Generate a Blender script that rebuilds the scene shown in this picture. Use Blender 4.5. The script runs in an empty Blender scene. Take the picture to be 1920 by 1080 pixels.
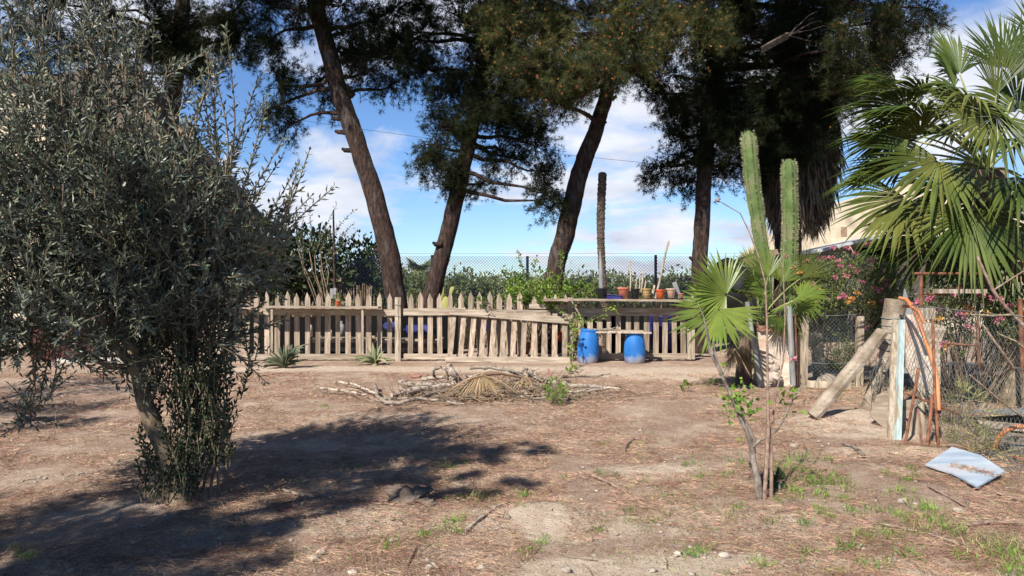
import bpy, math, random
import numpy as np
from mathutils import Vector, Matrix, noise as mnoise
R = math.radians
random.seed(7); rng = np.random.default_rng(7)
sc = bpy.context.scene
col = sc.collection
# ------------------------------------------------------------------ camera, world, sun, exposure
F = 1400.0; H = 1.5                      # focal length in photo pixels, eye height
cam = bpy.data.objects.new('camera', bpy.data.cameras.new('camera')); col.objects.link(cam)
cam.location = (0, 0, H); cam.rotation_euler = (R(90), 0, 0)
cam.data.sensor_width = 36; cam.data.lens = 36 * F / 1920
cam.data.clip_start = .05; cam.data.clip_end = 3000
sc.camera = cam
SUN_EL, SUN_AZ = 42.0, 31.0              # light travels towards +Y and +X
wd = bpy.data.worlds.new('World'); sc.world = wd; wd.use_nodes = True
nt = wd.node_tree; nt.nodes.clear()
def N(nt, t, **k):
    n = nt.nodes.new(t)
    for a, b in k.items(): setattr(n, a, b)
    return n
def LK(nt, a, b): nt.links.new(a, b)
out = N(nt, 'ShaderNodeOutputWorld'); bg = N(nt, 'ShaderNodeBackground')
sky = N(nt, 'ShaderNodeTexSky', sky_type='NISHITA'); sky.sun_disc = False
sky.sun_elevation = R(SUN_EL); sky.sun_rotation = R(180 + SUN_AZ)
sky.air_density = 1.0; sky.dust_density = 0.0; sky.ozone_density = 1.5
tc = N(nt, 'ShaderNodeTexCoord'); sp = N(nt, 'ShaderNodeSeparateXYZ'); LK(nt, tc.outputs['Generated'], sp.inputs[0])
zz = N(nt, 'ShaderNodeMath', operation='ADD'); LK(nt, sp.outputs[2], zz.inputs[0]); zz.inputs[1].default_value = .16
dx = N(nt, 'ShaderNodeMath', operation='DIVIDE'); LK(nt, sp.outputs[0], dx.inputs[0]); LK(nt, zz.outputs[0], dx.inputs[1])
dy = N(nt, 'ShaderNodeMath', operation='DIVIDE'); LK(nt, sp.outputs[1], dy.inputs[0]); LK(nt, zz.outputs[0], dy.inputs[1])
cb = N(nt, 'ShaderNodeCombineXYZ'); LK(nt, dx.outputs[0], cb.inputs[0]); LK(nt, dy.outputs[0], cb.inputs[1])
mp = N(nt, 'ShaderNodeMapping'); LK(nt, cb.outputs[0], mp.inputs[0]); mp.inputs['Location'].default_value = (1.9, 3.1, 0); mp.inputs['Scale'].default_value = (1.0, .8, 1)
n1 = N(nt, 'ShaderNodeTexNoise'); LK(nt, mp.outputs[0], n1.inputs['Vector']); n1.inputs['Scale'].default_value = .95; n1.inputs['Detail'].default_value = 9; n1.inputs['Roughness'].default_value = .55; n1.inputs['Distortion'].default_value = .25
cr = N(nt, 'ShaderNodeValToRGB'); LK(nt, n1.outputs[0], cr.inputs[0])
cr.color_ramp.elements[0].position = .47; cr.color_ramp.elements[1].position = .56
n2 = N(nt, 'ShaderNodeTexNoise'); LK(nt, mp.outputs[0], n2.inputs['Vector']); n2.inputs['Scale'].default_value = 2.6; n2.inputs['Detail'].default_value = 6
cr2 = N(nt, 'ShaderNodeValToRGB'); LK(nt, n2.outputs[0], cr2.inputs[0])
cr2.color_ramp.elements[0].position = .3; cr2.color_ramp.elements[0].color = (6.2, 6.8, 8.3, 1)
cr2.color_ramp.elements[1].position = .65; cr2.color_ramp.elements[1].color = (9.3, 9.6, 10.4, 1)
tn = N(nt, 'ShaderNodeMixRGB', blend_type='MULTIPLY'); tn.inputs[0].default_value = 1; LK(nt, sky.outputs[0], tn.inputs[1]); tn.inputs[2].default_value = (.80, 1.04, 1.42, 1)
my = N(nt, 'ShaderNodeMapRange'); LK(nt, sp.outputs[1], my.inputs[0]); my.inputs[1].default_value = .25; my.inputs[2].default_value = .7
mc = N(nt, 'ShaderNodeMath', operation='MULTIPLY'); LK(nt, cr.outputs[0], mc.inputs[0]); LK(nt, my.outputs[0], mc.inputs[1])
zen = N(nt, 'ShaderNodeMapRange'); LK(nt, sp.outputs[2], zen.inputs[0]); zen.inputs[1].default_value = .38; zen.inputs[2].default_value = .75; zen.inputs[3].default_value = 1; zen.inputs[4].default_value = .5
mx = N(nt, 'ShaderNodeMixRGB'); LK(nt, mc.outputs[0], mx.inputs[0]); LK(nt, tn.outputs[0], mx.inputs[1]); LK(nt, cr2.outputs[0], mx.inputs[2])
zm = N(nt, 'ShaderNodeVectorMath', operation='SCALE'); LK(nt, mx.outputs[0], zm.inputs[0]); LK(nt, zen.outputs[0], zm.inputs['Scale']); LK(nt, zm.outputs[0], bg.inputs[0]); bg.inputs[1].default_value = .062
LK(nt, bg.outputs[0], out.inputs[0])
sl = bpy.data.lights.new('sun', 'SUN'); sl.energy = 5.0; sl.angle = R(.55); sl.color = (1, .94, .85)
so = bpy.data.objects.new('sun', sl); col.objects.link(so)
ld = Vector((math.sin(R(SUN_AZ)) * math.cos(R(SUN_EL)), math.cos(R(SUN_AZ)) * math.cos(R(SUN_EL)), -math.sin(R(SUN_EL))))
so.rotation_euler = ld.to_track_quat('-Z', 'Y').to_euler(); so.location = (-8, -10, 14)
sc.view_settings.view_transform = 'Standard'; sc.view_settings.look = 'None'; sc.view_settings.gamma = 1
sc.view_settings.exposure = .72
sc.cycles.max_bounces = 6; sc.cycles.transparent_max_bounces = 8

# ------------------------------------------------------------------ helpers
def W(px, py, Y): return Vector(((px - 960) / F * Y, Y, H - (py - 540) / F * Y))
def G(px, py):
    Y = F * H / (py - 540); p = W(px, py, Y)
    return Vector((p.x, p.y, gh(p.x, p.y)))
def sst(e0, e1, v):
    t = min(1, max(0, (v - e0) / (e1 - e0))); return t * t * (3 - 2 * t)
def gh(x, y):
    """height of the ground"""
    a = .035 * mnoise.noise(Vector((x * .45, y * .45, 3))) + .022 * mnoise.noise(Vector((x * 1.6, y * 1.6, 7)))
    a *= sst(2, 4, y) * (1 - .6 * sst(12, 15, y))
    def mound(cx, cy, sx, sy, h): return h * math.exp(-((x - cx) / sx) ** 2 - ((y - cy) / sy) ** 2)
    a += mound(3.9, 8.5, .75, .4, .12) + mound(.15, 4.9, .55, .22, .06) + mound(-1.1, 5.0, .3, .15, .05)
    a += mound(2.2, 3.6, .9, .25, .05) + mound(-1.5, 12.0, 3.5, .7, .05) + mound(3.6, 6.8, .9, .2, .03)
    return a
_m = {}
def link(o): col.objects.link(o); return o
def tag(o, label=None, cat=None, group=None, kind=None):
    if label: o['label'] = label
    if cat: o['category'] = cat
    if group: o['group'] = group
    if kind: o['kind'] = kind
    return o
def thing(name, label, cat, loc=(0, 0, 0), group=None):
    o = bpy.data.objects.new(name, None); o.empty_display_size = .2; link(o); o.location = Vector(loc)
    return tag(o, label, cat, group)
class MB:
    """collects faces; build() links them as ONE mesh object"""
    def __init__(s): s.v = []; s.f = []; s.nv = 0; s.smooth = []; s.a = []
    def raw(s, v, f, smooth=False):
        v = np.asarray(v, dtype=np.float32).reshape(-1, 3)
        f = np.asarray(f, dtype=np.int32)
        s.v.append(v); s.f.append(f + s.nv); s.nv += len(v); s.smooth.append(smooth); return s
    def box(s, c, size, rot=None, jit=0):
        c = Vector(c); h = [q / 2 for q in size]
        pts = [Vector((sx * h[0], sy * h[1], sz * h[2])) for sx in (-1, 1) for sy in (-1, 1) for sz in (-1, 1)]
        if jit: pts = [p + Vector((random.uniform(-jit, jit), random.uniform(-jit, jit), random.uniform(-jit, jit))) for p in pts]
        if rot is not None: pts = [rot @ p for p in pts]
        return s.raw([p + c for p in pts], [(0, 1, 3, 2), (4, 6, 7, 5), (0, 4, 5, 1), (2, 3, 7, 6), (0, 2, 6, 4), (1, 5, 7, 3)])
    def plank(s, a, b, w, t, up=(0, 0, 1), jit=0):
        """a board from a to b; w measured along up-ish, t the other way"""
        a = Vector(a); b = Vector(b); d = (b - a); L = d.length; d.normalize()
        u = Vector(up); u = (u - d * u.dot(d)).normalized(); n = d.cross(u)
        M = Matrix((d, n, u)).transposed()
        return s.box((a + b) / 2, (L, t, w), M, jit)
    def tube(s, pts, rad, n=8, cap=True, lump=0, shape=None, smooth=True):
        pts = [Vector(p) for p in pts]; k = len(pts)
        if not hasattr(rad, '__len__'): rad = [rad] * k
        V = []; prev = None
        for i, p in enumerate(pts):
            d = (pts[min(i + 1, k - 1)] - pts[max(i - 1, 0)]).normalized()
            if prev is None:
                a = Vector((1, 0, 0)) if abs(d.x) < .9 else Vector((0, 1, 0)); u = (a - d * a.dot(d)).normalized()
            else: u = (prev - d * prev.dot(d)).normalized()
            prev = u; w = d.cross(u)
            for j in range(n):
                t = 2 * math.pi * j / n; r = rad[i]
                if lump: r *= 1 + random.uniform(-lump, lump)
                if shape: r *= shape[j % len(shape)]
                V.append(p + u * (math.cos(t) * r) + w * (math.sin(t) * r))
        Fc = [(i * n + j, i * n + (j + 1) % n, (i + 1) * n + (j + 1) % n, (i + 1) * n + j) for i in range(k - 1) for j in range(n)]
        s.raw(V, Fc, smooth)
        if cap:
            for base, pt in ((0, pts[0]), ((k - 1) * n, pts[-1])):
                ring = [V[base + j] for j in range(n)] + [pt]
                s.raw(ring, [(j, (j + 1) % n, n) for j in range(n)] if base else [((j + 1) % n, j, n) for j in range(n)], False)
        return s
    def lathe(s, c, prof, n=20, M=None, cap=False, wob=0):
        c = Vector(c); V = []
        for r, z in prof:
            for j in range(n):
                t = 2 * math.pi * j / n; rr = r * (1 + (random.uniform(-wob, wob) if wob else 0))
                p = Vector((math.cos(t) * rr, math.sin(t) * rr, z)); V.append(c + (M @ p if M else p))
        k = len(prof)
        return s.raw(V, [(i * n + j, i * n + (j + 1) % n, (i + 1) * n + (j + 1) % n, (i + 1) * n + j) for i in range(k - 1) for j in range(n)], True)
    def blob(s, c, r, n=10, rough=.2, squash=(1, 1, 1), seed=0):
        prof = []; V = []; c = Vector(c); m = n // 2 + 1
        for i in range(m + 1):
            ph = math.pi * i / m
            for j in range(n):
                t = 2 * math.pi * j / n; d = Vector((math.sin(ph) * math.cos(t), math.sin(ph) * math.sin(t), math.cos(ph)))
                q = r * (1 + rough * mnoise.noise(d * 1.7 + Vector((seed * 3.1, seed, 5))) * 2)
                V.append(c + Vector((d.x * q * squash[0], d.y * q * squash[1], d.z * q * squash[2])))
        return s.raw(V, [(i * n + j, (i + 1) * n + j, (i + 1) * n + (j + 1) % n, i * n + (j + 1) % n) for i in range(m) for j in range(n)], True)
    def prism(s, poly, y0, y1, to=None):
        """poly of (x,z) pulled from y0 to y1"""
        n = len(poly); V = [(x, y0, z) for x, z in poly] + [(x, y1, z) for x, z in poly]
        s.v.append(np.array(V, dtype=np.float32)); b = s.nv; s.nv += 2 * n
        fs = [tuple(b + i for i in range(n)), tuple(b + n + i for i in reversed(range(n)))] + [(b + i, b + n + i, b + n + (i + 1) % n, b + (i + 1) % n) for i in range(n)]
        s.f.append(fs); s.smooth.append(False); return s
    # numpy foliage -----------------------------------------------------
    def leaves(s, P, D, L, Wd, bend=.15, up=None, mid=.45):
        P = np.asarray(P, float); D = np.asarray(D, float); n = len(P)
        if n == 0: return s
        D /= np.linalg.norm(D, axis=1)[:, None] + 1e-9
        A = rng.normal(size=(n, 3)) if up is None else np.asarray(up) + rng.normal(size=(n, 3)) * .5
        S = np.cross(D, A); S /= np.linalg.norm(S, axis=1)[:, None] + 1e-9
        Nn = np.cross(S, D)
        L = np.broadcast_to(np.asarray(L, float), (n,))[:, None]; Wd = np.broadcast_to(np.asarray(Wd, float), (n,))[:, None]
        m = P + D * L * mid + Nn * L * bend * .5
        V = np.stack([P, m + S * Wd / 2, P + D * L - Nn * L * bend * .3, m - S * Wd / 2], 1)
        f = np.arange(n * 4, dtype=np.int32).reshape(-1, 4)
        return s.raw(V.reshape(-1, 3), f)
    def needles(s, P, D, L, w):
        P = np.asarray(P, float); n = len(P)
        if n == 0: return s
        D = np.asarray(D, float); D /= np.linalg.norm(D, axis=1)[:, None] + 1e-9
        S = np.cross(D, rng.normal(size=(n, 3))); S /= np.linalg.norm(S, axis=1)[:, None] + 1e-9
        L = np.broadcast_to(np.asarray(L, float), (n,))[:, None]; w = np.broadcast_to(np.asarray(w, float), (n,))[:, None]
        V = np.stack([P - S * w / 2, P + S * w / 2, P + D * L], 1)
        return s.raw(V.reshape(-1, 3), np.arange(n * 3, dtype=np.int32).reshape(-1, 3))
    def build(s, name, mat, parent=None, base=None, smooth=None):
        base = Vector(base) if base is not None else (parent.matrix_world.translation.copy() if False else (gloc(parent) if parent else Vector((0, 0, 0))))
        me = bpy.data.meshes.new(name)
        V = np.concatenate(s.v).astype(np.float32) - np.array(base, dtype=np.float32)
        tot = []; idx = []; sm = []
        for f, q in zip(s.f, s.smooth):
            if isinstance(f, np.ndarray):
                tot.append(np.full(len(f), f.shape[1], np.int32)); idx.append(f.ravel()); sm.append(np.full(len(f), q))
            else:
                for g in f: tot.append(np.array([len(g)], np.int32)); idx.append(np.array(g, np.int32)); sm.append(np.array([q]))
        tot = np.concatenate(tot); idx = np.concatenate(idx).astype(np.int32); sm = np.concatenate(sm)
        me.vertices.add(len(V)); me.vertices.foreach_set('co', V.ravel())
        me.loops.add(len(idx)); me.loops.foreach_set('vertex_index', idx)
        me.polygons.add(len(tot)); st = np.zeros(len(tot), np.int32); st[1:] = np.cumsum(tot)[:-1]
        me.polygons.foreach_set('loop_start', st); me.polygons.foreach_set('loop_total', tot)
        me.polygons.foreach_set('use_smooth', sm.astype(bool))
        me.update(calc_edges=True)
        me.materials.append(mat)
        o = bpy.data.objects.new(name, me); link(o)
        if parent: o.parent = parent; o.location = base - gloc(parent)
        else: o.location = base
        return o
def gloc(o):
    v = Vector((0, 0, 0))
    while o: v += o.location; o = o.parent
    return v
def copy_tree(o, parent=None):
    c = o.copy(); link(c); c.parent = parent
    for ch in list(o.children): copy_tree(ch, c)
    return c
def rot_to(d, roll=0):
    return Vector(d).to_track_quat('Z', 'Y').to_matrix() @ Matrix.Rotation(roll, 3, 'Z')
def rv(a=1): return Vector((random.uniform(-a, a), random.uniform(-a, a), random.uniform(-a, a)))
def wander(a, b, k, amp):
    a = Vector(a); b = Vector(b); o = rv(50); out = []
    for i in range(k + 1):
        t = i / k; e = min(1, 4 * t * (1 - t) + .15 * (t > 0)) if t < 1 else 0
        p = a.lerp(b, t); q = Vector((mnoise.noise(o + p * 1.3), mnoise.noise(o + p * 1.3 + Vector((9, 0, 0))), mnoise.noise(o + p * 1.3 + Vector((0, 9, 0)))))
        out.append(p + q * amp * e)
    return out

# ------------------------------------------------------------------ materials
def mat(name, c1, c2=None, rough=.8, scale=6, stretch=(1, 1, 1), island=0, bump=0, bscale=None, transl=0, spec=.3, c3=None, metal=0, objrand=0, coords='Object', ramp=(.35, .65), detail=6, sat3=(.62, .72)):
    m = bpy.data.materials.new(name); m.use_nodes = True; t = m.node_tree; b = t.nodes['Principled BSDF']
    b.inputs['Roughness'].default_value = rough; b.inputs['Specular IOR Level'].default_value = spec; b.inputs['Metallic'].default_value = metal
    tcn = N(t, 'ShaderNodeTexCoord'); mpn = N(t, 'ShaderNodeMapping'); LK(t, tcn.outputs[coords], mpn.inputs[0]); mpn.inputs['Scale'].default_value = stretch
    if objrand:
        oi = N(t, 'ShaderNodeObjectInfo'); cmb = N(t, 'ShaderNodeCombineXYZ'); mu = N(t, 'ShaderNodeMath', operation='MULTIPLY'); LK(t, oi.outputs['Random'], mu.inputs[0]); mu.inputs[1].default_value = 37
        for i in range(3): LK(t, mu.outputs[0], cmb.inputs[i])
        LK(t, cmb.outputs[0], mpn.inputs['Location'])
    c = c1
    last = None
    if c2:
        nn = N(t, 'ShaderNodeTexNoise'); LK(t, mpn.outputs[0], nn.inputs['Vector']); nn.inputs['Scale'].default_value = scale; nn.inputs['Detail'].default_value = detail
        rp = N(t, 'ShaderNodeValToRGB'); LK(t, nn.outputs[0], rp.inputs[0])
        rp.color_ramp.elements[0].position = ramp[0]; rp.color_ramp.elements[1].position = ramp[1]
        rp.color_ramp.elements[0].color = (*c1, 1); rp.color_ramp.elements[1].color = (*c2, 1)
        last = rp.outputs[0]
        if c3:
            n3 = N(t, 'ShaderNodeTexNoise'); LK(t, mpn.outputs[0], n3.inputs['Vector']); n3.inputs['Scale'].default_value = scale * .37; n3.inputs['Detail'].default_value = 8
            r3 = N(t, 'ShaderNodeValToRGB'); LK(t, n3.outputs[0], r3.inputs[0]); r3.color_ramp.elements[0].position = sat3[0] - .08; r3.color_ramp.elements[1].position = sat3[1] - .08
            m3 = N(t, 'ShaderNodeMixRGB'); LK(t, r3.outputs[0], m3.inputs[0]); LK(t, last, m3.inputs[1]); m3.inputs[2].default_value = (*c3, 1); last = m3.outputs[0]
    if island or objrand:
        hs = N(t, 'ShaderNodeHueSaturation'); hs.inputs['Color'].default_value = (*c1, 1)
        if last: LK(t, last, hs.inputs['Color'])
        mr = N(t, 'ShaderNodeMapRange'); amt = island or objrand
        if island:
            ge = N(t, 'ShaderNodeNewGeometry'); LK(t, ge.outputs['Random Per Island'], mr.inputs[0])
            mh = N(t, 'ShaderNodeMapRange'); ml = N(t, 'ShaderNodeMath', operation='MULTIPLY'); LK(t, ge.outputs['Random Per Island'], ml.inputs[0]); ml.inputs[1].default_value = 17.3
            fr = N(t, 'ShaderNodeMath', operation='FRACT'); LK(t, ml.outputs[0], fr.inputs[0]); LK(t, fr.outputs[0], mh.inputs[0])
            mh.inputs[3].default_value = .5 - .035 * amt; mh.inputs[4].default_value = .5 + .035 * amt; LK(t, mh.outputs[0], hs.inputs['Hue'])
        else: LK(t, oi.outputs['Random'], mr.inputs[0])
        mr.inputs[3].default_value = 1 - amt * .55; mr.inputs[4].default_value = 1 + amt * .55
        LK(t, mr.outputs[0], hs.inputs['Value']); last = hs.outputs[0]
    if last: LK(t, last, b.inputs['Base Color'])
    else: b.inputs['Base Color'].default_value = (*c1, 1)
    if bump:
        nb = N(t, 'ShaderNodeTexNoise'); LK(t, mpn.outputs[0], nb.inputs['Vector']); nb.inputs['Scale'].default_value = bscale or scale * 2; nb.inputs['Detail'].default_value = 8; nb.inputs['Roughness'].default_value = .65
        bp = N(t, 'ShaderNodeBump'); LK(t, nb.outputs[0], bp.inputs['Height']); bp.inputs['Strength'].default_value = min(1, bump); bp.inputs['Distance'].default_value = .02 * max(1, bump)
        LK(t, bp.outputs[0], b.inputs['Normal'])
    if transl:
        tr = N(t, 'ShaderNodeBsdfTranslucent'); ms = N(t, 'ShaderNodeMixShader'); ms.inputs[0].default_value = transl
        if last: 
            g = N(t, 'ShaderNodeGamma'); g.inputs[1].default_value = .85; LK(t, last, g.inputs[0]); LK(t, g.outputs[0], tr.inputs[0])
        else: tr.inputs[0].default_value = (*c1, 1)
        LK(t, b.outputs[0], ms.inputs[1]); LK(t, tr.outputs[0], ms.inputs[2]); LK(t, ms.outputs[0], t.nodes['Material Output'].inputs[0])
    return m
M = {}
M['picket'] = mat('weathered_picket_wood', (.215, .16, .115), (.42, .34, .26), .85, 3, (9, 9, .9), bump=.5, objrand=.45, c3=(.20, .145, .10))
M['rail'] = mat('weathered_rail_wood', (.24, .19, .14), (.43, .355, .275), .85, 3, (.9, 9, 9), bump=.5, objrand=.22, c3=(.22, .16, .115))
M['oldwood'] = mat('grey_weathered_wood', (.22, .17, .12), (.52, .44, .34), .85, 3.6, (10, 10, 1.0), bump=1.0, objrand=.2, c3=(.30, .24, .17))
M['graywood'] = mat('silvered_dead_wood', (.21, .165, .125), (.47, .40, .33), .9, 9, (3, 3, 3), bump=.6, objrand=.6, c3=(.10, .07, .05))
M['stick'] = mat('brown_sticks', (.15, .10, .07), (.32, .25, .18), .9, 9, (3, 3, 3), bump=.4, island=.7)
M['bark'] = mat('pine_bark', (.022, .015, .012), (.068, .038, .028), .95, 9, (2.2, 2.2, .7), bump=2.6, bscale=9, c3=(.085, .07, .062), ramp=(.4, .62))
M['olivebark'] = mat('olive_bark', (.12, .085, .055), (.32, .24, .155), .95, 9, (2, 2, .8), bump=1.6, bscale=14)
M['figbark'] = mat('fig_bark', (.13, .105, .085), (.32, .27, .225), .9, 14, (2, 2, 1), bump=1.0, c3=(.12, .1, .08))
M['pine'] = mat('pine_needles_shaded', (.010, .016, .007), (.026, .032, .013), .8, 1.1, island=.9, spec=.05, transl=.05)  # crown shade is put into this near-black needle colour
M['pinelit'] = mat('pine_needles_sunlit', (.036, .050, .018), (.10, .108, .036), .7, 1.3, island=.9, spec=.12, transl=.1)  # lighter copy of the needle colour, for boughs in the sun
M['catkin'] = mat('pine_catkins', (.30, .105, .03), (.38, .17, .06), .8, 5, island=.6)
M['olive'] = mat('olive_leaves', (.042, .052, .036), (.165, .19, .155), .42, 1.4, island=1.1, spec=.4, transl=.10)
M['oliveyoung'] = mat('olive_tip_leaves', (.10, .12, .07), (.2, .225, .145), .45, 1.4, island=.7, spec=.4, transl=.15)
M['sucker'] = mat('olive_sucker_leaves', (.03, .042, .02), (.065, .085, .04), .5, 2, island=.9, spec=.35, transl=.1)
M['shrub'] = mat('shrub_leaves', (.06, .095, .022), (.14, .19, .05), .5, 2.2, island=.9, spec=.3, transl=.22)
M['lantana'] = mat('lantana_leaves', (.095, .125, .04), (.21, .235, .10), .6, 2.2, island=.9, spec=.25, transl=.2, c3=(.13, .10, .06))
M['vine'] = mat('vine_leaves', (.085, .14, .02), (.20, .29, .05), .5, 2.2, island=.7, spec=.3, transl=.3)
M['bright'] = mat('bright_leaves', (.12, .24, .03), (.25, .38, .06), .5, 2.2, island=.7, spec=.3, transl=.35)
M['far'] = mat('far_leaves', (.075, .10, .035), (.17, .185, .075), .7, .5, island=.8, spec=.15, transl=.15)
M['fardark'] = mat('far_dark_leaves', (.03, .042, .018), (.07, .09, .035), .7, .5, island=.8, spec=.15, transl=.1)
M['dry'] = mat('dry_stalks', (.24, .18, .1), (.42, .34, .21), .8, 3, island=.8, transl=.15)
M['palm'] = mat('fan_palm_leaf', (.028, .05, .009), (.095, .125, .022), .42, 1.5, island=.35, spec=.3, transl=.05, c3=(.13, .14, .035))
M['palmyoung'] = mat('young_palm_leaf', (.10, .16, .024), (.215, .28, .06), .4, 2, island=.25, spec=.4, transl=.3)
M['palmdead'] = mat('dead_palm_leaf', (.22, .135, .07), (.45, .33, .19), .75, 3, island=.7, transl=.15)
M['skirt'] = mat('palm_skirt_thatch', (.06, .045, .032), (.17, .13, .09), .9, 2, island=.9)
M['petiole'] = mat('palm_petiole', (.18, .22, .07), (.3, .28, .12), .5, 4)
M['cactus'] = mat('cactus_skin', (.062, .105, .03), (.125, .175, .055), .6, 4, island=0, bump=.3, spec=.2, c3=(.17, .17, .09))
M['spine'] = mat('cactus_spines', (.35, .34, .2), (.5, .46, .3), .7, 5)
M['aloe'] = mat('agave_leaf', (.13, .155, .075), (.25, .27, .14), .55, 3, island=.4, c3=(.35, .27, .15))
M['grass'] = mat('grass_blades', (.09, .19, .025), (.2, .34, .05), .6, 2, island=.8, transl=.3)
M['grassdry'] = mat('dry_grass_blades', (.2, .2, .08), (.36, .33, .15), .7, 2, island=.8, transl=.25)
M['litter'] = mat('pine_litter', (.19, .10, .06), (.46, .30, .20), .8, 3, island=1.3)
M['stone'] = mat('field_stone', (.26, .21, .165), (.47, .41, .34), .9, 9, bump=.5, objrand=.3)
M['drum'] = mat('blue_plastic', (.012, .13, .42), (.02, .19, .55), .42, 3, spec=.4, c3=(.05, .22, .5), bump=.05)
M['black'] = mat('black_plastic', (.012, .013, .015), (.03, .03, .033), .5, 6)
M['terra'] = mat('faded_terracotta_plastic', (.46, .14, .095), (.56, .22, .16), .6, 6, bump=.1)
M['orange'] = mat('orange_pot_plastic', (.50, .085, .025), (.6, .13, .05), .55, 6)
M['tan'] = mat('tan_pot', (.36, .23, .10), (.46, .31, .15), .7, 6, bump=.2)
M['pinkpot'] = mat('pale_pink_pot', (.52, .34, .26), (.62, .45, .37), .7, 6, bump=.2)
M['bluetray'] = mat('navy_tray', (.014, .014, .09), (.03, .035, .15), .5, 6)
M['soil'] = mat('pot_soil', (.05, .035, .025), (.12, .09, .06), .95, 20, bump=.5)
M['pvc'] = mat('grey_pvc', (.17, .175, .175), (.27, .275, .27), .5, 3, stretch=(4, 4, 1))
M['scar'] = mat('leaf_scar_bark', (.05, .036, .026), (.15, .11, .08), .95, 5, (2, 2, 8), bump=1.5)
M['aloedark'] = mat('dark_agave_leaf', (.07, .085, .05), (.16, .175, .10), .6, 3, island=.8, c3=(.2, .15, .09))
M['beam'] = mat('weathered_beam', (.19, .145, .10), (.44, .37, .29), .9, 5, (1, 1, 1), bump=1.3, bscale=22, c3=(.15, .11, .08), detail=10)
M['galv'] = mat('galvanised_pipe', (.20, .205, .20), (.33, .335, .325), .42, 5, stretch=(3, 3, .7), spec=.5, metal=.25)
M['wire'] = mat('galvanised_wire', (.42, .44, .45), None, .6)
M['greenwire'] = mat('dark_green_wire', (.05, .075, .07), (.16, .18, .17), .6, 4)
M['rust'] = mat('rusty_iron', (.10, .035, .02), (.25, .11, .06), .85, 12, bump=.6)
M['hose'] = mat('orange_hose', (.42, .14, .05), (.55, .24, .11), .6, 6)
M['bluewood'] = mat('pale_blue_paint', (.28, .38, .38), (.45, .52, .49), .8, 4, (9, 9, 1), bump=.3, c3=(.34, .28, .2))
M['board'] = mat('marbled_white_board', (.27, .35, .44), (.46, .52, .58), .55, 2.6, (1, 2.4, 1), spec=.3, c3=(.44, .45, .49))
M['plaster'] = mat('cream_plaster', (.42, .34, .24), (.58, .49, .37), .9, 2.5, bump=.5, c3=(.34, .27, .2))
M['plasterdark'] = mat('brown_plaster_darkened', (.085, .07, .055), (.15, .125, .10), .9, 2.5, bump=.5)  # brown plaster, coloured darker in place of shade on the wall
M['whitewash'] = mat('whitewashed_block', (.46, .37, .29), (.72, .62, .52), .9, 4, bump=1.2, bscale=10, c3=(.42, .22, .15), sat3=(.6, .68))
M['brick'] = mat('red_brick', (.24, .11, .08), (.36, .2, .15), .9, 9, bump=.6)
M['roofgrey'] = mat('pale_sheet_roof', (.35, .35, .36), (.5, .5, .5), .6, 2)
M['tile'] = mat('roof_tile', (.2, .13, .09), (.32, .22, .16), .9, 4, bump=.5)
M['shadewall'] = mat('grey_render_wall', (.13, .12, .115), (.21, .2, .185), .9, 3, bump=.3)
M['dark'] = mat('near_black', (.010, .010, .010), None, .9, spec=0)
M['redbrown'] = mat('red_brown_paint', (.05, .014, .011), (.085, .024, .018), .7, 3, bump=.2)
M['tarp'] = mat('black_tarp', (.006, .006, .007), (.016, .016, .018), .65, 4, bump=1.2, bscale=5)
M['cream'] = mat('cream_plastic', (.62, .54, .36), (.72, .66, .5), .5, 4)
M['white'] = mat('white_plastic', (.66, .66, .66), (.75, .75, .74), .5, 4)
M['red'] = mat('red_plastic', (.42, .03, .025), (.5, .06, .04), .5, 4)
M['bluecloth'] = mat('blue_cloth', (.015, .022, .10), (.04, .055, .18), .85, 6, bump=.6)
M['pink'] = mat('pink_petals', (.48, .13, .19), (.62, .26, .31), .6, 9, island=.5, transl=.2)
M['yellow'] = mat('orange_petals', (.6, .27, .07), (.66, .42, .14), .6, 9, island=.6, transl=.2)
M['prickly'] = mat('prickly_pear', (.26, .26, .07), (.36, .34, .12), .6, 5)
M['conc'] = mat('pale_concrete', (.34, .31, .27), (.46, .43, .38), .9, 4, bump=.5)
M['clod'] = mat('clod_of_earth', (.10, .075, .058), (.24, .19, .15), .95, 9, bump=1.5)

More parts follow.
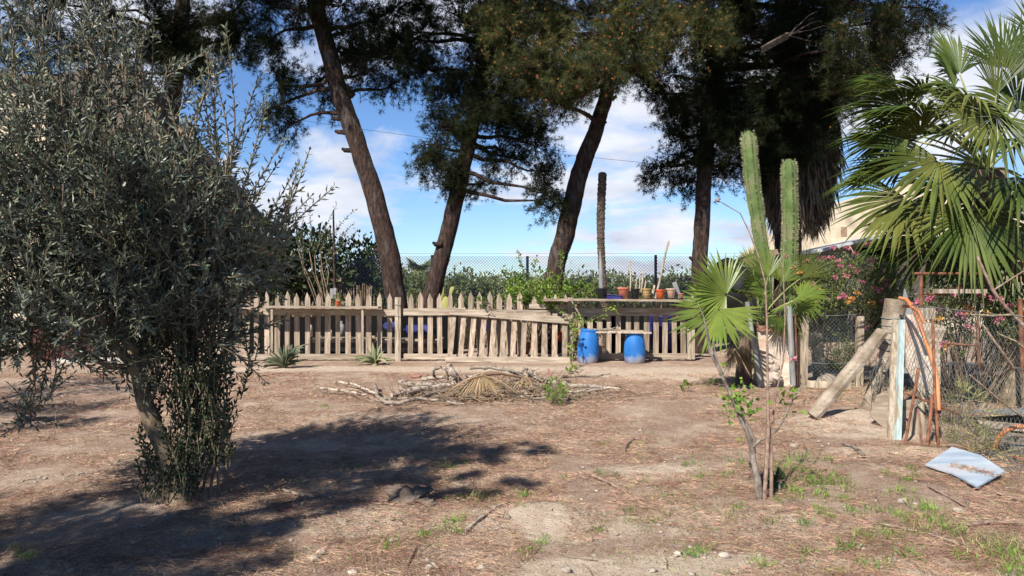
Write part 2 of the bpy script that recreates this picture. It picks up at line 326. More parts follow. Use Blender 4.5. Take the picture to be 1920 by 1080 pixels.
# ------------------------------------------------------------------ ground
def ground():
    Ys = [-6, -3, 0, 1.5, 2.5]; y = 3.0
    while y < 30: Ys.append(y); y *= 1.0075 if y < 10 else 1.02
    Ys += [32, 36, 42, 55, 80, 130, 220, 400, 800, 1600]
    us = np.linspace(-1.15, 1.15, 331); ny, nx = len(Ys), len(us)
    V = np.zeros((ny, nx, 3)); A = np.zeros((ny, nx))
    def blobm(x, y, cx, cy, sx, sy): return math.exp(-((x - cx) / sx) ** 2 - ((y - cy) / sy) ** 2)
    for i, Y in enumerate(Ys):
        for j, u in enumerate(us):
            w = max(Y, 3.5) + (6 if Y < 2 else 0); x = u * w * (1 if Y < 30 else 1.6)
            z = gh(x, Y) if 2 < Y < 40 else 0
            if 3 < Y < 13:
                z += .012 * mnoise.noise(Vector((x * 6, Y * 6, 1))) + .007 * mnoise.noise(Vector((x * 17, Y * 17, 4)))
            V[i, j] = (x, Y, z)
            s = max(blobm(x, Y, .15, 4.75, .62, .33), 1.15 * blobm(x, Y, 3.8, 8.0, .8, .5), .95 * blobm(x, Y, 3.8, 6.7, .95, .16), .9 * blobm(x, Y, 1.3, 3.95, 1.4, .2),
                    .75 * blobm(x, Y, -1.0, 4.75, .35, .25), .75 * blobm(x, Y, 1.35, 4.8, .5, .35), .7 * blobm(x, Y, -1.6, 8.7, 1.0, .28), .8 * blobm(x, Y, 4.4, 5.3, .6, .4),
                    .55 * blobm(x, Y, -2, 13.8, 6, .5), .6 * blobm(x, Y, 3.2, 13.0, 2.5, 1.2), .6 * blobm(x, Y, 1.2, 6.1, .5, .3))
            A[i, j] = s
    mb = MB()
    idx = np.arange(ny * nx).reshape(ny, nx)
    f = np.stack([idx[:-1, :-1], idx[:-1, 1:], idx[1:, 1:], idx[1:, :-1]], -1).reshape(-1, 4)
    mb.raw(V.reshape(-1, 3), f, True)
    m = bpy.data.materials.new('dry_earth_with_pine_litter'); m.use_nodes = True; t = m.node_tree; b = t.nodes['Principled BSDF']
    b.inputs['Roughness'].default_value = .95; b.inputs['Specular IOR Level'].default_value = .1
    g = N(t, 'ShaderNodeNewGeometry'); at = N(t, 'ShaderNodeAttribute', attribute_name='bare')
    def noi(sc_, det=8, st=None, ro=.6, dis=0):
        n = N(t, 'ShaderNodeTexNoise'); n.inputs['Scale'].default_value = sc_; n.inputs['Detail'].default_value = det; n.inputs['Roughness'].default_value = ro; n.inputs['Distortion'].default_value = dis
        if st:
            q = N(t, 'ShaderNodeMapping'); q.inputs['Scale'].default_value = st; LK(t, g.outputs['Position'], q.inputs[0]); LK(t, q.outputs[0], n.inputs['Vector'])
        else: LK(t, g.outputs['Position'], n.inputs['Vector'])
        return n.outputs[0]
    def ramp(i, p0, p1, a=(0, 0, 0), b_=(1, 1, 1)):
        r = N(t, 'ShaderNodeValToRGB'); LK(t, i, r.inputs[0]); r.color_ramp.elements[0].position = p0; r.color_ramp.elements[1].position = p1
        r.color_ramp.elements[0].color = (*a, 1); r.color_ramp.elements[1].color = (*b_, 1); return r.outputs[0]
    def mix(f_, a, b_, bt='MIX'):
        q = N(t, 'ShaderNodeMixRGB', blend_type=bt)
        for k, v in enumerate((f_, a, b_)):
            if isinstance(v, (int, float)): q.inputs[k].default_value = v
            elif isinstance(v, tuple): q.inputs[k].default_value = (*v, 1)
            else: LK(t, v, q.inputs[k])
        return q.outputs[0]
    litter = ramp(noi(26, 6, (1, 1.3, 1), .7, 1.5), .34, .66, (.215, .12, .082), (.64, .45, .34))
    litter = mix(ramp(noi(95, 3, None, .7), .5, .68), litter, (.45, .34, .25))
    soil = ramp(noi(9, 9, None, .68), .3, .68, (.62, .475, .35), (.88, .74, .58))
    soil = mix(ramp(noi(55, 4, None, .7), .55, .7), soil, (.3, .21, .15))
    patch = ramp(noi(1.6, 9, None, .78), .46, .66)
    a1 = N(t, 'ShaderNodeMath', operation='MULTIPLY_ADD'); LK(t, at.outputs['Fac'], a1.inputs[0]); a1.inputs[1].default_value = 1.5
    q = N(t, 'ShaderNodeMath', operation='MULTIPLY_ADD'); LK(t, noi(7, 8, None, .75), q.inputs[0]); q.inputs[1].default_value = 1.3; q.inputs[2].default_value = -.85; LK(t, q.outputs[0], a1.inputs[2])
    bare = mix(1.0, ramp(a1.outputs[0], .0, .35), patch, 'LIGHTEN')
    bare = mix(.3, bare, ramp(noi(14, 5, None, .7), .4, .62), 'MULTIPLY')
    cc = mix(bare, litter, soil)
    # dark dead leaves, pale grit
    cc = mix(ramp(noi(40, 2, None, .5), .68, .71), cc, (.10, .062, .045))
    v = N(t, 'ShaderNodeTexVoronoi'); v.inputs['Scale'].default_value = 11; LK(t, g.outputs['Position'], v.inputs['Vector'])
    cc = mix(ramp(v.outputs['Distance'], .05, .085, (1, 1, 1), (0, 0, 0)), cc, (.6, .53, .45))
    LK(t, cc, b.inputs['Base Color'])
    hb = mix(.5, noi(20, 9, None, .75), noi(75, 4, None, .7))
    bp = N(t, 'ShaderNodeBump'); LK(t, hb, bp.inputs['Height']); bp.inputs['Strength'].default_value = 1.0; bp.inputs['Distance'].default_value = .075; LK(t, bp.outputs[0], b.inputs['Normal'])
    o = mb.build('ground', m); tag(o, kind='structure')
    at_ = o.data.attributes.new('bare', 'FLOAT', 'POINT'); at_.data.foreach_set('value', A.ravel().astype(np.float32))
ground()

# ------------------------------------------------------------------ foliage generators
def ellip(n, c, r, shell=.35):
    d = rng.normal(size=(n, 3)); d /= np.linalg.norm(d, axis=1)[:, None]
    rad = (rng.random(n) ** (1 / 3)) * (1 - shell) + shell * rng.random(n) ** .2
    return np.array(c) + d * rad[:, None] * np.array(r), d
def bush(mb, c, r, n, L=.06, wr=.5, shell=.6, updir=.3, jitter=.12, per=14):
    """leaves clumped round twig tips inside an ellipsoid"""
    k = max(6, n // per); cp, cd = ellip(k, c, r, shell)
    ids = rng.integers(0, k, n)
    P = cp[ids] + rng.normal(size=(n, 3)) * jitter * min(1, max(r))
    D = cd[ids] * .7 + rng.normal(size=(n, 3)) * .7 + np.array([0, 0, updir])
    Ls = L * rng.uniform(.6, 1.3, n)
    mb.leaves(P, D, Ls, Ls * wr)
    return cp
def shoots(mbL, mbS, starts, dirs, lens, L=.055, w=.013, gap=.028, grav=0, sr=.004, curve=.25, tipmb=None):
    """upright shoots with pairs of narrow leaves"""
    for p0, d0, ln in zip(starts, dirs, lens):
        p = Vector(p0); d = Vector(d0).normalized(); pts = [p.copy()]; n = max(3, int(ln / gap)); P = []; D = []
        tw = rv(1).normalized() * curve * .08; side = d.orthogonal().normalized()
        for i in range(n):
            d = (d + tw + Vector((0, 0, -grav)) + rv(.06)).normalized(); p = p + d * gap
            side = (Matrix.Rotation(R(88), 3, d) @ side); side = (side - d * side.dot(d)).normalized()
            if i % 3 == 0 or i == n - 1: pts.append(p.copy())
            for s_ in (-1, 1):
                if random.random() < .12: continue
                P.append(p); D.append(d * random.uniform(.5, 1.3) + side * s_ * random.uniform(.6, 1) + rv(.25))
        Ls = L * rng.uniform(.6, 1.25, len(P)) * np.linspace(1.1, .7, len(P))
        cut = int(len(P) * .8) if tipmb else len(P)
        P = np.array(P); D = np.array(D)
        mbL.leaves(P[:cut], D[:cut], Ls[:cut], w * rng.uniform(.8, 1.2, cut))
        if tipmb and cut < len(P): tipmb.leaves(P[cut:], D[cut:], Ls[cut:], w)
        mbS.tube(pts, [sr * (1 - .7 * i / len(pts)) + .0012 for i in range(len(pts))], 3, cap=False)
def pine_sprays(mb, tw, c, r, K, ntuft=11, nn=14, nl=.12, nw=.0068, droop=.35, cat=None, catp=.0, tl=.36):
    K = int(K * 1.75); m_ = max(4, K // 9); cc_, dd_ = ellip(m_, c, r, .25); ii_ = rng.integers(0, m_, K); cp = cc_[ii_] + rng.normal(size=(K, 3)) * .13; cd = dd_[ii_]
    ax = cd * .6 + rng.normal(size=(K, 3)) * .5 + np.array([0, 0, -droop]); ax /= np.linalg.norm(ax, axis=1)[:, None]
    t = rng.random((K, ntuft)) ** .8
    sag = np.array([0, 0, -1.0]) * .25
    P = cp[:, None, :] + ax[:, None, :] * (t * tl)[:, :, None] + sag * (t ** 2 * tl)[:, :, None] + rng.normal(size=(K, ntuft, 3)) * .045
    P = P.reshape(-1, 3); A = np.repeat(ax, ntuft, 0) + rng.normal(size=(K * ntuft, 3)) * .55
    m = len(P); PP = np.repeat(P, nn, 0); AA = np.repeat(A, nn, 0) * .55 + rng.normal(size=(m * nn, 3)) * .62
    mb.needles(PP, AA, nl * rng.uniform(.6, 1.2, m * nn), nw)
    if tw is not None:
        q = min(K, 40)
        for i in range(q):
            a = Vector(c) + (Vector(cp[i]) - Vector(c)) * .15; b = Vector(cp[i]); e = Vector(cp[i] + ax[i] * tl) + Vector((0, 0, -.1))
            tw.tube([a, (a + b) / 2 + rv(.08), b, e], [.014, .010, .007, .003], 3, cap=False)
    if cat is not None:
        sel = rng.random(m) < catp; Q = P[sel] + rng.normal(size=(sel.sum(), 3)) * .02; k = len(Q)
        if k:
            QQ = np.repeat(Q, 5, 0); cat.leaves(QQ + rng.normal(size=QQ.shape) * .008, rng.normal(size=QQ.shape) + [0, 0, .8], .035, .02)
def limb(mb, a, b, r0, r1, amp=.25, n=6):
    pts = wander(a, b, 6, amp); mb.tube(pts, [r0 + (r1 - r0) * i / 6 for i in range(7)], n, cap=False, lump=.06)

def pine(label, trunk, blobs, above, foliage='pine', catp=0, lit=(), knots=(), extra=None):
    pts = [W(px, py, Y) for px, py, Y, r in trunk]
    base = Vector((pts[0].x, pts[0].y, 0))
    root = thing('pine_tree', label, 'pine tree', base, 'pines standing behind the picket fence')
    tr = MB(); p2 = []; r2 = []
    p = [base + (pts[0] - pts[1]).normalized() * 0 - Vector((0, 0, .05))] + pts
    p[0] = Vector((pts[0].x + (pts[0].x - pts[1].x) * .15, pts[0].y, -.05))
    trunk = [(a_, b_z, c_, d_ * (.84 if b_z > 480 else .94)) for a_, b_z, c_, d_ in trunk]; rr = [trunk[0][3] * 1.2] + [q[3] for q in trunk]
    # resample
    for i in range(len(p) - 1):
        k = 7
        for j in range(k):
            t = j / k; p2.append(p[i].lerp(p[i + 1], t) + Vector((mnoise.noise(p[i] + Vector((t * 3, 0, i))) * .05, 0, 0))); r2.append(rr[i] + (rr[i + 1] - rr[i]) * t)
    p2.append(p[-1]); r2.append(rr[-1])
    for _ in range(2): p2 = [p2[0]] + [(p2[i - 1] + p2[i] * 2 + p2[i + 1]) / 4 for i in range(1, len(p2) - 1)] + [p2[-1]]
    tr.tube(p2, r2, 22, lump=.055)
    tr.build('trunk', M['bark'], root)
    for kx, ky, kY, side in knots:
        k = MB(); a = W(kx, ky, kY); e = a + Vector((side * random.uniform(.05, .10), -.03, random.uniform(0, .06)))
        k.tube([a - Vector((side * .15, 0, 0)), a, e], [.06, .05, .03], 8, lump=.2); k.build('branch_stub', M['bark'], root)
    lm = MB(); fo = MB(); cat = MB() if catp else None; fl = MB() if lit else None
    def nearest(c):
        best = min(range(len(p2)), key=lambda i: (p2[i] - c).length + (4 if p2[i].z > c.z + .8 else 0)); return p2[best], r2[best]
    for bx, by, bY, rx, rz, K in blobs:
        c = W(bx, by, bY); a, ar = nearest(c); limb(lm, a, c, min(.06, ar * .4), .018)
        pine_sprays(fo, lm, c, (rx, rx * .9, rz), K)
    for bx, by, bY, rx, rz, K in lit:
        c = W(bx, by, bY); a, ar = nearest(c); limb(lm, a, c, min(.06, ar * .4), .018)
        pine_sprays(fl, lm, c, (rx, rx * .8, rz), K, nn=16, nl=.12, nw=.0052, cat=cat, catp=catp, droop=.1, tl=.45)
    for x, y, z, rx, rz, K in above:
        c = Vector((x, y, z)); a, ar = nearest(c); limb(lm, a, c, min(.09, ar * .5), .03)
        pine_sprays(fo, None, c, (rx, rx, rz), K, ntuft=9, nn=7, nl=.16, nw=.018, tl=.8)
    if extra: extra(lm, nearest)
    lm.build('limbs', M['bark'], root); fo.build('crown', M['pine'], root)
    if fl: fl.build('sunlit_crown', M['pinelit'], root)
    if cat: tag(cat.build('catkins', M['catkin'], root), kind='stuff')
    return root
# ------------------------------------------------------------------ the pines
PY = 17.2
pine('tall leaning pine with bare reddish knobbly trunk, farthest left, its foot behind the picket posts',
     [(746, 575, PY, .27), (728, 470, PY, .25), (690, 330, PY, .225), (652, 220, PY, .215), (625, 130, PY, .21), (598, 30, PY, .20), (575, -60, PY, .19), (540, -260, PY, .14)],
     [(512, 75, PY, .75, .6, 55), (525, 165, PY, .42, .45, 40), (500, 205, PY, .3, .22, 18), (548, 232, PY, .22, .16, 12), (500, 10, PY, .8, .5, 60), (560, 20, PY - .5, .5, .4, 30),
      (600, 150, PY + .4, .32, .28, 18), (620, 185, PY + .4, .18, .14, 8), (660, 60, PY, .6, .55, 50), (720, 100, PY, .5, .35, 40), (690, 130, PY, .35, .25, 22), (650, 100, PY + .6, .4, .3, 24), (640, 10, PY, .6, .5, 50), (740, 20, PY, .6, .6, 60),
      (735, 155, PY, .25, .2, 16)],
     [(-5.2, 15.6, 9.6, 1.7, 1.0, 90), (-3.4, 14.6, 10.2, 1.7, 1.1, 90), (-4.6, 13.8, 11.2, 1.5, 1.0, 70), (-4.4, 16.6, 9.2, 1.5, .8, 80), (-2.6, 15.8, 9.5, 1.4, .9, 80)],
     knots=[(655, 165, PY, 1), (660, 180, PY, 1), (628, 222, PY, -1), (668, 228, PY, 1), (634, 248, PY, -1), (672, 250, PY, 1), (646, 282, PY, -1), (706, 470, PY, -1)])
pine('pine leaning right with grey trunk, second trunk from the left, drooping dark boughs each side',
     [(805, 575, PY + .2, .27), (822, 500, PY + .2, .23), (848, 400, PY + .2, .2), (866, 320, PY, .19), (885, 240, PY, .18), (902, 140, PY, .17), (920, 0, PY, .16), (940, -220, PY, .13)],
     [(800, 292, PY, .42, .22, 30), (840, 320, PY, .4, .22, 30), (820, 270, PY, .3, .25, 20), (845, 240, PY, .45, .4, 45), (900, 345, PY + .4, .28, .14, 15), (935, 280, PY, .3, .3, 24), (850, 345, PY, .3, .15, 16),
      (790, 60, PY, .7, .6, 80), (800, 130, PY, .6, .4, 55), (740, 70, PY + .3, .5, .5, 45), (860, 30, PY, .8, .6, 95), (880, 110, PY - .4, .7, .5, 90), (850, 170, PY, .5, .35, 50), (915, 190, PY - .4, .6, .45, 80), (900, 230, PY - .4, .45, .35, 50),
      (960, 170, PY, .6, .45, 80), (990, 220, PY, .45, .35, 48), (1000, 270, PY, .35, .3, 30), (1010, 320, PY, .3, .26, 24), (1022, 362, PY, .27, .22, 20), (1033, 390, PY, .2, .14, 12), (1050, 190, PY, .5, .25, 36), (970, 300, PY + .2, .22, .2, 12), (980, 120, PY, .7, .5, 90), (930, 60, PY, .7, .6, 90)],
     [(-1.6, 15.0, 9.3, 1.6, 1.0, 100), (-.4, 14.9, 9.6, 1.5, 1.0, 100), (-1.2, 13.6, 10.4, 1.6, 1.0, 100), (.4, 16.2, 9.3, 1.3, .9, 80), (-2.4, 14.2, 10.0, 1.5, .9, 80), (-.6, 16.4, 8.7, 1.5, .6, 70)],
     knots=[(816, 458, PY, -1)])
PF = 14.9
pine('pine leaning right with sunlit olive crown full of orange catkins, third trunk from the left',
     [(1030, 575, PY, .30), (1042, 500, PY, .245), (1062, 430, PY, .235), (1082, 340, PY, .215), (1098, 290, PY, .21), (1118, 240, PY, .185), (1136, 185, PY, .17), (1150, 100, PY - .4, .16), (1165, -40, PY - .6, .15), (1180, -220, PY, .12)],
     [(1080, 30, PY, .8, .5, 60), (1000, 20, PY, .8, .5, 70), (1060, 150, PY, .7, .3, 60), (1120, 120, PY, .6, .35, 60), (1180, 130, PY - .4, .5, .2, 24), (1250, 30, PY, .8, .6, 80), (960, 130, PY - .6, .5, .4, 50)],
     [(2.0, 16.6, 9.4, 1.4, .8, 60), (1.0, 17.4, 9.4, 1.4, .8, 60)],
     catp=.16,
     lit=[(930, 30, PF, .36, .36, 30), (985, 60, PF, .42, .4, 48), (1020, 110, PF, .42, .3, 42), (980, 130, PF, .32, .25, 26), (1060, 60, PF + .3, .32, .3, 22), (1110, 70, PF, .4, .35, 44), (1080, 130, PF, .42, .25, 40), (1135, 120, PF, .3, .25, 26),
          (1160, 60, PF, .42, .4, 46), (1200, 90, PF, .38, .26, 36), (1240, 50, PF, .4, .34, 42), (1290, 40, PF, .34, .3, 34), (1320, 65, PF, .26, .24, 22), (1210, 10, PF, .5, .32, 44), (1120, -5, PF, .42, .22, 30), (960, -10, PF, .5, .3, 38), (1310, 0, PF, .35, .25, 26), (1030, 165, PF + .3, .35, .16, 24)],
     knots=[(1150, 185, PY, 1), (1131, 232, PY, 1)])
def broken(lm, nearest):
    a = W(1478, 66, 14.6); b = W(1428, 94, 14.4)
    lm2.plank(a, b, .10, .03, (0, -.3, 1), .02)
    for e in ((1535, 20), (1540, 40), (1500, 45), (1520, 75), (1555, 50)):
        pts = wander(a, W(*e, 14.7), 5, .25); lm2.tube(pts, [.018, .016, .013, .01, .008, .005], 5)
lm2 = MB()
rt = pine('massive pine with near black crown and straight grey trunk right of the pots',
     [(1310, 575, PY, .235), (1312, 500, PY, .21), (1316, 400, PY, .185), (1322, 300, PY, .18), (1328, 220, PY, .17), (1345, 100, PY, .17), (1370, -60, PY, .17), (1400, -260, PY, .14)],
     [(1235, 312, PY, .42, .2, 28), (1275, 290, PY, .45, .3, 36), (1260, 250, PY, .4, .25, 26), (1290, 340, PY + .4, .3, .15, 16), (1360, 320, PY + .3, .4, .3, 36), (1350, 250, PY - .4, .55, .5, 70), (1290, 190, PY, .7, .5, 70), (1260, 140, PY, .6, .35, 50), (1225, 170, PY, .3, .3, 18),
      (1340, 140, PY - .6, .8, .6, 130), (1420, 180, PY - .6, .9, .6, 150), (1400, 70, PY - .9, .95, .7, 160), (1500, 150, PY - .6, .9, .7, 150), (1500, 60, PY - .9, .9, .6, 150), (1330, 50, PY - .3, .8, .7, 110), (1420, 260, PY, .7, .5, 100), (1500, 240, PY - .3, .7, .5, 100), (1580, 130, PY, .7, .5, 90), (1400, 320, PY + .4, .4, .35, 40), (1590, 50, PY, .8, .6, 100), (1450, 0, PY - .8, 1.2, .6, 150), (1560, 200, PY, .45, .3, 40), (1640, 120, PY, .5, .35, 50), (1320, 200, PY - .8, .5, .4, 60), (1400, 220, PY - .8, .7, .4, 80)],
     [(4.6, 13.8, 9.0, 1.7, 1.0, 130), (6.0, 14.0, 9.4, 1.6, 1.0, 120), (5.0, 12.4, 10.2, 1.7, 1.0, 120), (6.6, 15.4, 9.2, 1.7, .9, 100), (4.0, 15.4, 9.0, 1.5, .9, 100), (7.4, 13.6, 10.2, 1.5, .9, 80), (3.4, 14.2, 9.9, 1.4, .9, 80)],
     catp=.10,
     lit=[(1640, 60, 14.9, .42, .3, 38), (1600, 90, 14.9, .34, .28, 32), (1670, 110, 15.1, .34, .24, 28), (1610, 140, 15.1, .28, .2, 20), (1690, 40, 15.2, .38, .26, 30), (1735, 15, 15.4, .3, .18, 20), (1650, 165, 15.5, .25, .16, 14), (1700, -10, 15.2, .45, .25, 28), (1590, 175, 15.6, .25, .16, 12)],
     knots=[(1300, 487, PY, -1), (1338, 290, PY, 1)], extra=broken)
lm2.build('broken_bough', M['scar'], rt)
pine('dark pine crown filling the upper left behind the olive tree, trunk hidden',
     [(285, 560, 19, .3), (300, 400, 19, .27), (320, 200, 19, .24), (340, 60, 19, .2), (350, -100, 19, .15)],
     [(300, 30, 17, .9, .6, 110), (380, 40, 17, .9, .5, 110), (440, 20, 17, .6, .5, 70), (250, 80, 17.5, .7, .4, 70), (345, 100, 17, .5, .35, 50), (360, 135, 17.5, .35, .2, 18), (200, 20, 17.5, .9, .6, 80), (400, 80, 17, .5, .25, 34), (120, 10, 18, .9, .6, 60), (60, 60, 18.5, .8, .5, 46), (20, 130, 18.5, .5, .35, 26), (130, 110, 18.5, .5, .3, 24)],
     [(-8.0, 15.5, 10.2, 1.8, 1.2, 90), (-6.8, 14.6, 9.9, 1.7, 1.1, 90), (-9.8, 16, 9.9, 1.8, 1.2, 80)])

# ------------------------------------------------------------------ olive tree
def olive():
    b = G(330, 945); root = thing('olive_tree', 'bushy olive tree with silvery narrow leaves and curved trunk filling the left side', 'olive tree', b, 'olive trees')
    Y = b.y
    tr = MB()
    main = [b + Vector((.02, 0, -.04)), W(326, 905, Y), W(314, 852, Y), W(288, 800, Y), W(270, 748, Y), W(259, 695, Y), W(242, 640, Y), W(225, 560, Y + .05), W(215, 470, Y)]
    tr.tube(main, [.085, .068, .06, .057, .053, .05, .046, .04, .03], 16, lump=.05)
    for e, r in (((300, 560, Y + .3), .04), ((380, 470, Y + .2), .032), ((130, 470, Y - .2), .035), ((200, 250, Y + .1), .03), ((330, 300, Y), .03), ((60, 560, Y - .3), .03), ((440, 330, Y + .1), .022), ((120, 180, Y), .024), ((470, 560, Y + .2), .02), ((540, 420, Y), .015), ((40, 330, Y), .02)):
        a = main[5] if e[1] > 400 else main[7]
        tr.tube(wander(a, W(*e), 7, .18), [r * (1 - i / 9) for i in range(8)], 7, cap=False, lump=.06)
    for sx in (350, 372, 392, 410, 345):
        tr.tube(wander(W(sx, 945, Y + .1), W(sx + random.uniform(-20, 50), random.uniform(640, 760), Y + .1), 6, .08), [.012, .011, .01, .009, .008, .006, .004], 5, cap=False)
    tr.build('trunk', M['olivebark'], root)
    cr, tw, tip, su, tws = MB(), MB(), MB(), MB(), MB()
    E = [(120, 290, Y, .56, .42, 52), (280, 390, Y, .40, .34, 44), (50, 400, Y - .1, .6, .55, 70), (210, 450, Y, .62, .45, 95), (345, 490, Y, .38, .32, 54), (50, 560, Y - .25, .6, .38, 84), (220, 575, Y, .6, .32, 96), (350, 580, Y + .1, .38, .28, 60), (10, 250, Y, .45, .42, 26), (260, 300, Y + .1, .32, .24, 18), (430, 525, Y + .1, .26, .16, 18), (420, 450, Y, .2, .2, 6), (350, 640, Y + .1, .32, .18, 32), (90, 640, Y - .1, .55, .16, 44), (110, 150, Y + .1, .5, .35, 20), (60, 40, Y + .2, .45, .35, 12), (230, 190, Y, .35, .3, 12), (190, 60, Y, .3, .3, 5), (-60, 480, Y - .3, .5, .8, 40), (380, 330, Y, .22, .22, 6), (150, 400, Y, .65, .45, 46)]
    S, D, L = [], [], []
    for px, py, yy, rx, rz, k in E:
        c = W(px, py, yy); k = int(k * 2.3); P, d = ellip(k, c, (rx, rx * .85, rz), .45)
        for p, q in zip(P, d):
            S.append(p); D.append(Vector((q[0] * .55, q[1] * .5, q[2] * .35 + random.uniform(.1, .95))) + rv(.35)); L.append(random.uniform(.22, .5))
    shoots(cr, tw, S, D, L, L=.078, w=.0175, tipmb=tip)
    # long leaders that stand clear of the crown
    lead = [((150, 200), (178, -60)), ((120, 200), (115, -50)), ((250, 200), (252, 20)), ((90, 180), (60, -30)), ((200, 180), (190, 30)), ((420, 330), (440, 60)), ((400, 300), (398, 45)), ((410, 330), (370, 130)), ((330, 260), (305, 130)), ((230, 160), (232, 50)), ((440, 400), (500, 190)), ((460, 400), (520, 250)), ((470, 440), (560, 300)), ((480, 470), (600, 330)), ((500, 480), (600, 285)), ((520, 480), (560, 360)), ((300, 250), (360, 110)), ((20, 160), (20, -30)), ((440, 520), (545, 505)), ((400, 640), (500, 690)), ((430, 650), (510, 715)), ((200, 250), (150, 60)), ((420, 350), (470, 120)), ((60, 640), (70, 730)), ((30, 600), (0, 690)), ((460, 460), (540, 400)), ((500, 500), (560, 440)), ((510, 480), (545, 330)), ((350, 260), (410, 90)), ((70, 120), (95, -50)), ((270, 230), (285, 60)), ((90, 640), (110, 690)), ((60, 700), (30, 760)), ((90, 690), (60, 780))]
    for a, e in lead:
        for k in range(2 if a[1] < 600 else 1):
            p = W(a[0] + random.uniform(-12, 12), a[1], Y + random.uniform(-.2, .25)); q = W(e[0] + random.uniform(-14, 14) * k, e[1] + 40 * k, p.y + random.uniform(-.1, .1)); v = q - p
            shoots(cr, tw, [p], [v], [v.length], L=.075, w=.0165, gap=.033, curve=.08, sr=.006, tipmb=tip)
    # drooping lower left branch
    for px, py in ((60, 780), (40, 790), (80, 760), (95, 740), (30, 770), (55, 760)):
        p = W(px, py, Y - .25); shoots(cr, tw, [p] * 4, [rv(1) + Vector((0, 0, .2)) for _ in range(4)], [.2] * 4, L=.055)
    tw.tube(wander(W(60, 600, Y - .2), W(60, 770, Y - .25), 5, .06), [.012, .01, .009, .008, .006, .004], 5, cap=False)
    # suckers from the foot
    S, D, L = [], [], []
    for i in range(270):
        px = random.gauss(365, 34); py = random.uniform(660, 950); px += (950 - py) * .12 * random.uniform(-.6, 1)
        if py > 900: px = 335 + (px - 372) * .7
        S.append(W(px, py, Y + random.uniform(-.12, .2))); D.append(Vector((random.uniform(-.35, .4), random.uniform(-.3, .3), 1))); L.append(random.uniform(.15, .38))
    for i in range(28):
        S.append(W(random.uniform(265, 330), random.uniform(850, 950), Y - .05)); D.append(Vector((random.uniform(-.7, .3), random.uniform(-.3, .3), 1))); L.append(random.uniform(.1, .25))
    S = [Vector((s.x, s.y, max(s.z, .02))) for s in S]
    shoots(su, tws, S, D, L, L=.055, w=.019, gap=.026)
    cr.build('crown', M['olive'], root); tip.build('shoot_tips', M['oliveyoung'], root); tw.build('twigs', M['olivebark'], root)
    su.build('basal_suckers', M['sucker'], root); tws.build('sucker_stems', M['olivebark'], root)
olive()
def shade_tree():
    b = Vector((-4.6, .9, 0)); root = thing('olive_tree', 'large olive tree outside the left edge, shading the near left ground', 'olive tree', b, 'olive trees')
    t = MB(); top = Vector((-4.5, 1.0, 2.4)); t.tube(wander(b, top, 6, .15), [.16, .14, .13, .12, .11, .1, .09], 12, lump=.06)
    l = MB()
    for c, r, n in (((-4.4, 1.2, 3.1), (.9, .7, .45), 6500), ((-5.2, 1.5, 3.2), (.9, .8, .5), 4600), ((-4.6, .4, 3.7), (1.0, .8, .5), 4200), ((-3.9, 1.5, 3.4), (.6, .5, .35), 4200), ((-5.4, .2, 3.0), (.9, .9, .5), 2500), ((-3.3, 2.0, 3.7), (.6, .5, .35), 4300), ((-2.85, 2.75, 4.0), (.55, .4, .3), 2800), ((-3.45, 2.6, 4.0), (.5, .4, .3), 2600), ((-2.5, 2.0, 3.9), (.45, .35, .25), 1200), ((-3.9, .6, 3.5), (.7, .5, .35), 3000), ((-2.3, 2.95, 4.2), (.4, .25, .2), 900), ((-4.6, 2.2, 3.6), (.5, .4, .3), 1500)):
        bush(l, c, r, int(n * 1.0), .075, .3, .5, .4, .10, per=120); t.tube(wander(top, c, 6, .2), [.07, .06, .05, .045, .04, .03, .02], 7)
    t.build('trunk', M['olivebark'], root); l.build('crown', M['olive'], root)
    b = Vector((-8.0, 6.0, 0)); root = thing('olive_tree', 'olive tree farther back outside the left edge, shading the ground behind the trunk', 'olive tree', b, 'olive trees')
    t = MB(); top = Vector((-7.9, 6.1, 2.0)); t.tube(wander(b, top, 6, .15), [.16, .14, .13, .12, .11, .1, .09], 12, lump=.06); l = MB()
    for c, r, n in (((-7.6, 6.6, 2.9), (.9, .6, .5), 3600), ((-8.6, 6.3, 3.0), (.9, .8, .6), 3000), ((-8.0, 8.3, 2.8), (1.1, .5, .5), 2600), ((-6.9, 5.4, 2.9), (.6, .4, .35), 1500), ((-8.8, 8.9, 3.0), (.9, .6, .5), 2000)):
        bush(l, c, r, n, .075, .3, .5, .4, .13, per=90); t.tube(wander(top, c, 6, .2), [.07, .06, .05, .045, .04, .03, .02], 7)
    t.build('trunk', M['olivebark'], root); l.build('crown', M['olive'], root)
shade_tree()

